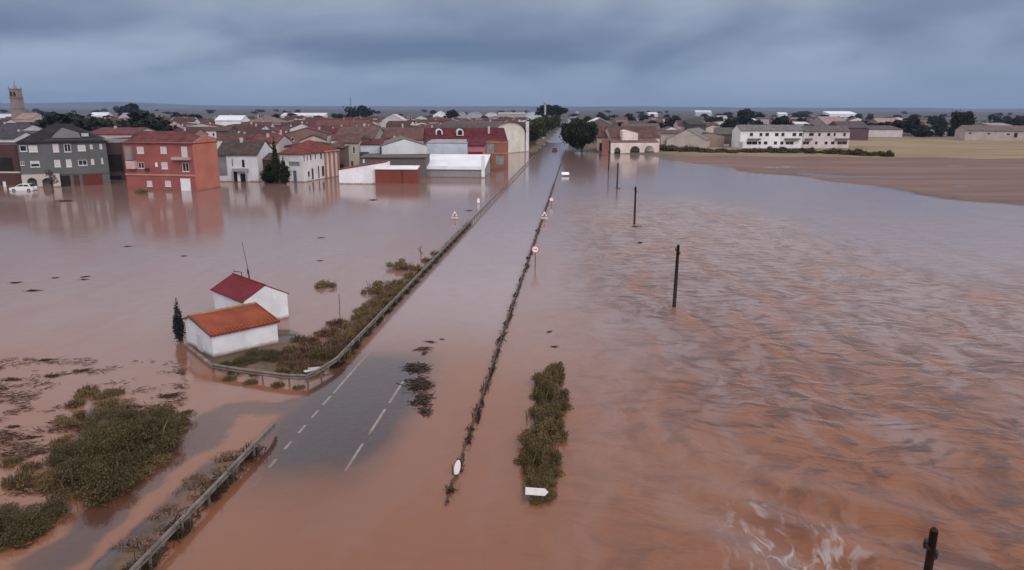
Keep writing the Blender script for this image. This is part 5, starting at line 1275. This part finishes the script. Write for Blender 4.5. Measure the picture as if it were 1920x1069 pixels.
nv = house('church_nave', 'pale stepped church roofs at the foot of the church tower', 26, 58, 430, 224, 213, 16, 'gable_x', (0.45, 0.40, 0.36), (0.30, 0.25, 0.22), cat='church')
ms = empty('radio_mast', P(658, 205, 700).xy.to_3d()); tag(ms, 'thin radio mast above the dark grove on the skyline', 'mast')
MB().tube([(0, 0, 0), (0, 0, P(658, 179, 700).z)], [0.35, 0.12], 5).build('shaft', METAL_DARK, ms)
for z in (18, 22): MB().box((-0.8, -0.1, z), (0.8, 0.1, z+0.2)).build('crossbar', METAL_DARK, ms)
pt_ = empty('pale_tower', P(1022, 215, 640).xy.to_3d()); tag(pt_, 'slender pale tower beside the dark pines at the end of the road', 'tower')
ztp = P(1022, 189, 640).z; MB().tube([(0, 0, 0), (0, 0, ztp-3)], [1.0, 0.8], 8).build('shaft', wallm((0.4, 0.38, 0.38)), pt_); MB().tube([(0, 0, ztp-3), (0, 0, ztp-2.2), (0, 0, ztp-0.6), (0, 0, ztp)], [0.8, 1.2, 1.2, 0.6], 10).build('head', wallm((0.42, 0.40, 0.41)), pt_)

# ------------------------------------------------------------------ trees
T_ROUND = [tree_meshes(500+i, 7.0, 3.9, 0.9, 9000, 0.24, LEAF_DARK, BARK, 'ball') for i in range(2)]
T_FAR = [tree_meshes(510+i, 7.0, 3.6, 1.2, 900, 0.52, LEAF_FAR, BARK) for i in range(4)]
T_ROAD = [tree_meshes(520+i, 6.0, 2.8, 1.3, 1700, 0.30, LEAF_MID, BARK) for i in range(3)]
T_CYP = [tree_meshes(530+i, 9.0, 1.05, 0.3, 3000, 0.20, LEAF_DARK, BARK, 'column') for i in range(2)]
T_PINE = [tree_meshes(540+i, 11.0, 4.2, 4.5, 1300, 0.5, LEAF_FAR, BARK, 'umbrella') for i in range(2)]
def at(px, D): q = P(px, 300, D); return (q.x, q.y, 0.0)
def hgt(px, py, D): return P(px, py, D).z
q = at(1090, 262); q = (q[0], q[1], -1.0); k_ = (hgt(1090, 218, 262)+1.0)/7.0; place_tree('round_tree', T_ROUND[0], q, 'big round dark tree beside the road at the town entrance', sc=(k_*1.0, k_*1.0, k_))
q = at(1068, 300); k_ = hgt(1068, 226, 300)/7.0; place_tree('round_tree', T_ROUND[1], q, 'dark tree just behind the big round tree, nearer the road', sc=(k_*0.8, k_*0.8, k_))
for i, (px, D_) in enumerate(((994, 285), (1000, 310), (1007, 335), (1003, 300), (1014, 365), (1021, 395), (1028, 430), (1034, 470), (1039, 520), (1043, 580), (1046, 650))):
    k_ = hgt(px, 222 if i < 4 else 220-0.6*i, D_)/6.0*ri.uniform(0.92, 1.05)
    place_tree('avenue_tree', T_ROAD[i % 3], at(px, D_), 'dark green avenue tree in the row lining the road into town', 'tree', 'avenue trees along the road', (k_*0.85, k_*0.85, k_), i)
for i, (px, D_) in enumerate(((1074, 480), (1078, 560), (1100, 420), (1112, 520))):
    k_ = hgt(px, 219, D_)/6.0; place_tree('avenue_tree', T_ROAD[i % 3], at(px, D_), 'dark green tree on the far side of the road behind the big round tree', 'tree', 'trees behind the round tree', (k_, k_, k_), i)
for i, (px, D_, py, rx) in enumerate(((516, 148.5, 257, 0.72), (531, 147.5, 294, 0.95), (504, 149.5, 304, 1.5))):
    k_ = hgt(px, py, D_)/9.0; place_tree('cypress', T_CYP[i % 2], at(px, D_), ('tall dark cypress between the white house and the red roofed row house', 'shorter dark cypress at the corner of the red roofed row house', 'squat dark cypress at the foot of the tall one')[i], 'tree', None, (rx, rx, k_))
q = at(90, 131); place_tree('bare_tree', (tree_meshes(77, 4.2, 1.6, 1.3, 900, 0.10, leaf_mat('leaf_bare', (0.07, 0.05, 0.045), (0.12, 0.085, 0.07)), BARK)), q, 'small thin-leaved tree in the water before the pale arcade')
q = at(256, 131); place_shrub('drowned_shrub', S_BROWN[1], (q[0], q[1], -0.1), 'small drowned shrub before the red apartment house', 'shrub', None, 0, (1.0, 1.0, 1.2))
for i, (px, py, D_, w) in enumerate(((1020, 198, 660, 1.2), (1034, 190, 650, 1.3), (1046, 194, 660, 1.1))):
    k_ = hgt(px, py, D_)/11.0; place_tree('pine', T_PINE[i % 2], at(px, D_), ('dark pine beside the slender pale tower', 'tallest dark pine at the end of the road', 'dark pine on the outer side of the skyline pine group')[i], 'tree', None, (k_*w, k_*w, k_))
far = [(132, 211, 330, 1.5), (150, 213, 250, 1.6), (118, 215, 250, 1.5), (170, 217, 250, 1.4), (186, 222, 250, 1.1), (268, 217, 250, 1.3), (285, 212, 260, 1.4), (302, 217, 260, 1.3), (245, 224, 300, 1.0), (665, 197, 720, 1.0), (680, 199, 720, 1.1), (692, 201, 720, 1.0), (846, 205, 600, 1.0), (240, 196, 900, 1.2), (262, 195, 900, 1.6)]
for i, (px, py, D_, w) in enumerate(far):
    k_ = hgt(px, py, D_)/7.0
    lab = 'dark broad tree among the old town roofs behind the grey and red apartment houses' if px < 310 and D_ < 400 else ('dark tree of the skyline grove around the thin radio mast' if 650 < px < 700 else ('lone dark tree left of the rounded halls' if px > 800 else 'bluish tree on the far skyline beyond the red apartment house'))
    g_ = 'dark trees in the old town' if px < 310 and D_ < 400 else ('grove at the mast' if 650 < px < 700 else (None if px > 800 else 'skyline trees beyond the red house'))
    place_tree('dark_tree', T_FAR[i % 4], at(px, D_), lab, 'tree', g_, (k_*w, k_*w, k_), i)
q = at(1795, 420); k_ = hgt(1795, 203, 420)/7.0; place_tree('tall_tree', T_ROUND[1], q, 'tall dark rounded tree left of the pale barn', sc=(k_*0.85, k_*0.85, k_))
q = at(1388, 480); k_ = hgt(1388, 203, 480)/7.0; place_tree('dark_tree', T_FAR[0], q, 'dark tree rising above the skyline behind the grey-green house', sc=(k_, k_, k_))
ri2 = random.Random(5)
for i in range(170):
    px = ri2.uniform(1110, 1930); D_ = ri2.choice((440, 520, 600, 700, 820, 950, 1100)); h_ = ri2.uniform(5.5, 10.5); k_ = h_/7.0; w = ri2.uniform(0.9, 1.7)
    if abs(px-1795) < 40: continue
    zone = 'behind the cream house' if px < 1340 else ('behind the long white terrace' if px < 1700 else 'around the pale barn')
    place_tree('far_tree', T_FAR[i % 4], at(px, D_), 'dark far tree of the hedgerows %s' % zone, 'tree', 'hedgerow trees %s' % zone, (k_*w, k_*w, k_), i)
for i in range(60):
    px = ri2.uniform(-20, 1000); D_ = ri2.choice((660, 760, 900, 1100)); h_ = ri2.uniform(5, 10); k_ = h_/7.0; w = ri2.uniform(1.0, 2.0)
    place_tree('far_tree', T_FAR[i % 4], at(px, D_), 'dark far tree on the plain beyond the old town', 'tree', 'trees on the plain beyond the old town', (k_*w, k_*w, k_), i)
for i in range(56):
    px = ri2.uniform(-20, 1930); D_ = ri2.uniform(1300, 2600); k_ = ri2.uniform(6, 11)/7.0; w = ri2.uniform(1.5, 4.0)
    place_tree('far_tree', T_FAR[i % 4], at(px, D_), 'far wide clump of trees on the plain near the horizon', 'trees', 'tree clumps near the horizon', (k_*w, k_, k_), i*0)
for i in range(22):   # thicket between the long terrace and the pale barn
    px = ri2.uniform(1702, 1806); D_ = ri2.uniform(400, 480); k_ = ri2.uniform(3.5, 6.0)/7.0
    place_tree('thicket_tree', T_FAR[i % 4], at(px, D_), 'dark tree of the thicket between white terrace and pale barn', 'tree', 'thicket by the pale barn', (k_*1.3, k_*1.3, k_), i)
# hedge along the flood edge before the terrace
S_HEDGE = [shrub_meshes(450+i, 2.2, 3.2, 1.6, 120, 1500, 0.18, leaf_mat('leaf_hedge', (0.075, 0.056, 0.036), (0.14, 0.10, 0.062)), BARK, 0.3, 9) for i in range(3)]
hl_ = [(1222, 286), (1240, 284), (1256, 287), (1272, 287), (1290, 288), (1310, 289), (1330, 290), (1350, 290), (1372, 291), (1395, 290), (1420, 290), (1445, 290), (1470, 291), (1495, 291), (1520, 292), (1545, 292), (1570, 293), (1592, 294), (1612, 296), (1640, 297), (1665, 298)]
for i, (px, py) in enumerate(hl_):
    p = G(px, py-2); sc = ri2.uniform(0.9, 1.35)*(1.25 if px < 1300 else 1.05)
    place_shrub('hedge_bush', S_HEDGE[i % 3], (p.x, p.y, 0.0), 'bush of the brown hedge before the %s' % ('pale warehouse' if px < 1335 else 'long terraces'), 'bush', 'hedge before the %s' % ('warehouse' if px < 1335 else 'terrace'), i, (sc*1.5, sc*1.2, sc*ri2.uniform(0.7, 1.25)))

# ------------------------------------------------------------------ vehicles
TYRE = plain('tyre', (0.02, 0.02, 0.02), 0.9, 0.2); RIM = plain('rim', (0.35, 0.35, 0.36), 0.4, 0.1, metal=0.6); LAMP = plain('lamp_lens', (0.6, 0.58, 0.52), 0.2, 0.05); TAIL = plain('tail_lens', (0.35, 0.02, 0.02), 0.25, 0.1)
def car(loc, rz, paint, label, estate=False):
    o = empty('car', loc, rz); tag(o, label, 'car')
    pr = [(-2.1, 0.35), (-2.12, 0.75), (-1.95, 0.92), (-0.9, 0.98) if not estate else (-1.95, 0.95), (1.0, 0.95), (1.95, 0.80), (2.12, 0.62), (2.1, 0.35), (1.75, 0.26), (-1.75, 0.26)]
    m = MB(); m.slab([(x, -0.85, z) for x, z in pr], (0, 1.7, 0)); b = m.build('body', paint, o)
    cb = [(-1.75, 0.965), (-1.25, 1.42), (0.25, 1.46), (1.05, 0.965)]
    m = MB(); i = len(m.v)
    for sgn in (-1, 1): m.v += [(x, sgn*(0.80 if z < 1 else 0.62), z) for x, z in cb]
    m.f += [(0, 1, 2, 3)[::-1], (4, 5, 6, 7), (0, 4, 5, 1)[::-1], (1, 5, 6, 2)[::-1], (2, 6, 7, 3)[::-1]]
    m.build('cabin', paint, o)
    for sgn in (-1, 1):
        m = MB(); k = 0.012*sgn
        def sidept(x, z): yy = 0.80 - (z-0.965)/(1.44-0.965)*0.18; return (x, sgn*yy+k, z)
        for q in (((-1.45, 1.02), (-1.15, 1.36), (-0.45, 1.38), (-0.45, 1.02)), ((-0.37, 1.02), (-0.37, 1.38), (0.2, 1.40), (0.82, 1.02))): m.poly([sidept(x, z) for x, z in q])
        m.build('side_window', GLASS, o)
        for x in (-1.32, 1.32):
            w = MB(); n = 16; w.slab([(x+0.32*math.cos(2*math.pi*q/n), sgn*0.70, 0.32+0.32*math.sin(2*math.pi*q/n)) for q in range(n)], (0, sgn*0.19, 0)); wo_ = w.build('tyre', TYRE, o)
            w = MB(); w.slab([(x+0.19*math.cos(2*math.pi*q/n), sgn*0.893, 0.32+0.19*math.sin(2*math.pi*q/n)) for q in range(n)], (0, sgn*0.01, 0)); w.build('rim', RIM, wo_)
        MB().box((2.04, sgn*0.62-0.16, 0.62), (2.13, sgn*0.62+0.16, 0.74)).build('headlight', LAMP, o); MB().box((-2.14, sgn*0.66-0.14, 0.66), (-2.08, sgn*0.66+0.14, 0.84)).build('tail_light', TAIL, o)
    m = MB(); m.poly([(1.02, -0.70, 1.0), (1.02, 0.70, 1.0), (0.34, 0.58, 1.41), (0.34, -0.58, 1.41)]); m.v = [(x+0.02, y, z+0.02) for x, y, z in m.v]; m.build('windscreen', GLASS, o)
    m = MB(); m.poly([(-1.73, -0.70, 1.0), (-1.31, -0.58, 1.38), (-1.31, 0.58, 1.38), (-1.73, 0.70, 1.0)]); m.v = [(x-0.02, y, z+0.02) for x, y, z in m.v]; m.build('rear_window', GLASS, o)
WHITE_PAINT = plain('car_white', (0.75, 0.75, 0.77), 0.3, 0.04, 1.0, 0.5); RED_PAINT = plain('car_red', (0.30, 0.03, 0.03), 0.3, 0.05, 1.0, 0.5)
q = G(45, 357); car((q.x, q.y, -0.25), math.pi+0.06, WHITE_PAINT, 'white car standing in the floodwater before the grey apartment house')
q = P(1014, 262, 372); car((q.x, 372, -0.1), 0.25, WHITE_PAINT, 'white car crossing the road at the foot of the avenue trees')
q = P(1040, 283, 268); car((q.x, 268, -0.15), ROAD_ANG, RED_PAINT, 'dark red car driving away on the wet road past the round tree')

# ------------------------------------------------------------------ haze over the plain
hz = MB().box((-9300, -120, -4.5), (9300, 9250, 82.0))
t = NT('haze_air'); v = t.node('ShaderNodeVolumePrincipled'); v.inputs['Color'].default_value = (0.42, 0.56, 0.85, 1); v.inputs['Density'].default_value = HAZE
v.inputs['Anisotropy'].default_value = 0.0; t.l.new(v.outputs[0], t.out.inputs['Volume'])
haze = hz.build('haze', t.m); haze['kind'] = 'stuff'

# ------------------------------------------------------------------ labels that single out the members of a group
ONES = ['first', 'second', 'third', 'fourth', 'fifth', 'sixth', 'seventh', 'eighth', 'ninth', 'tenth', 'eleventh', 'twelfth', 'thirteenth', 'fourteenth', 'fifteenth', 'sixteenth', 'seventeenth', 'eighteenth', 'nineteenth', 'twentieth'] + ['twenty-' + q for q in ('first', 'second', 'third', 'fourth', 'fifth', 'sixth', 'seventh', 'eighth', 'ninth')] + ['thirtieth', 'thirty-first', 'thirty-second']
ROTI = ROT.transposed(); byl = {}
bpy.context.view_layer.update()
for o in COL.objects:
    for q in ('w', 'dd', 'ev'):
        if q in o: del o[q]
    if o.parent is None and 'label' in o and 'group' in o: byl.setdefault((o['label'], o['group']), []).append(o)
def screen_x(o):
    p = o.location + Vector((0, 0, 0))
    if o.name.startswith(('town_house', 'village_house')) and o.children: p = o.matrix_world @ (sum((Vector(v) for v in o.children[0].bound_box), Vector())/8)
    d = ROTI @ (p-Vector((0, 0, CAM_H))); return d.x/-d.z
for (lab, grp), os_ in byl.items():
    if not 1 < len(os_) <= len(ONES): continue
    os_.sort(key=screen_x)
    for k, o in enumerate(os_):
        new = '%s, %s from left' % (lab, ONES[k])
        if len(new.split()) <= 16: o['label'] = new
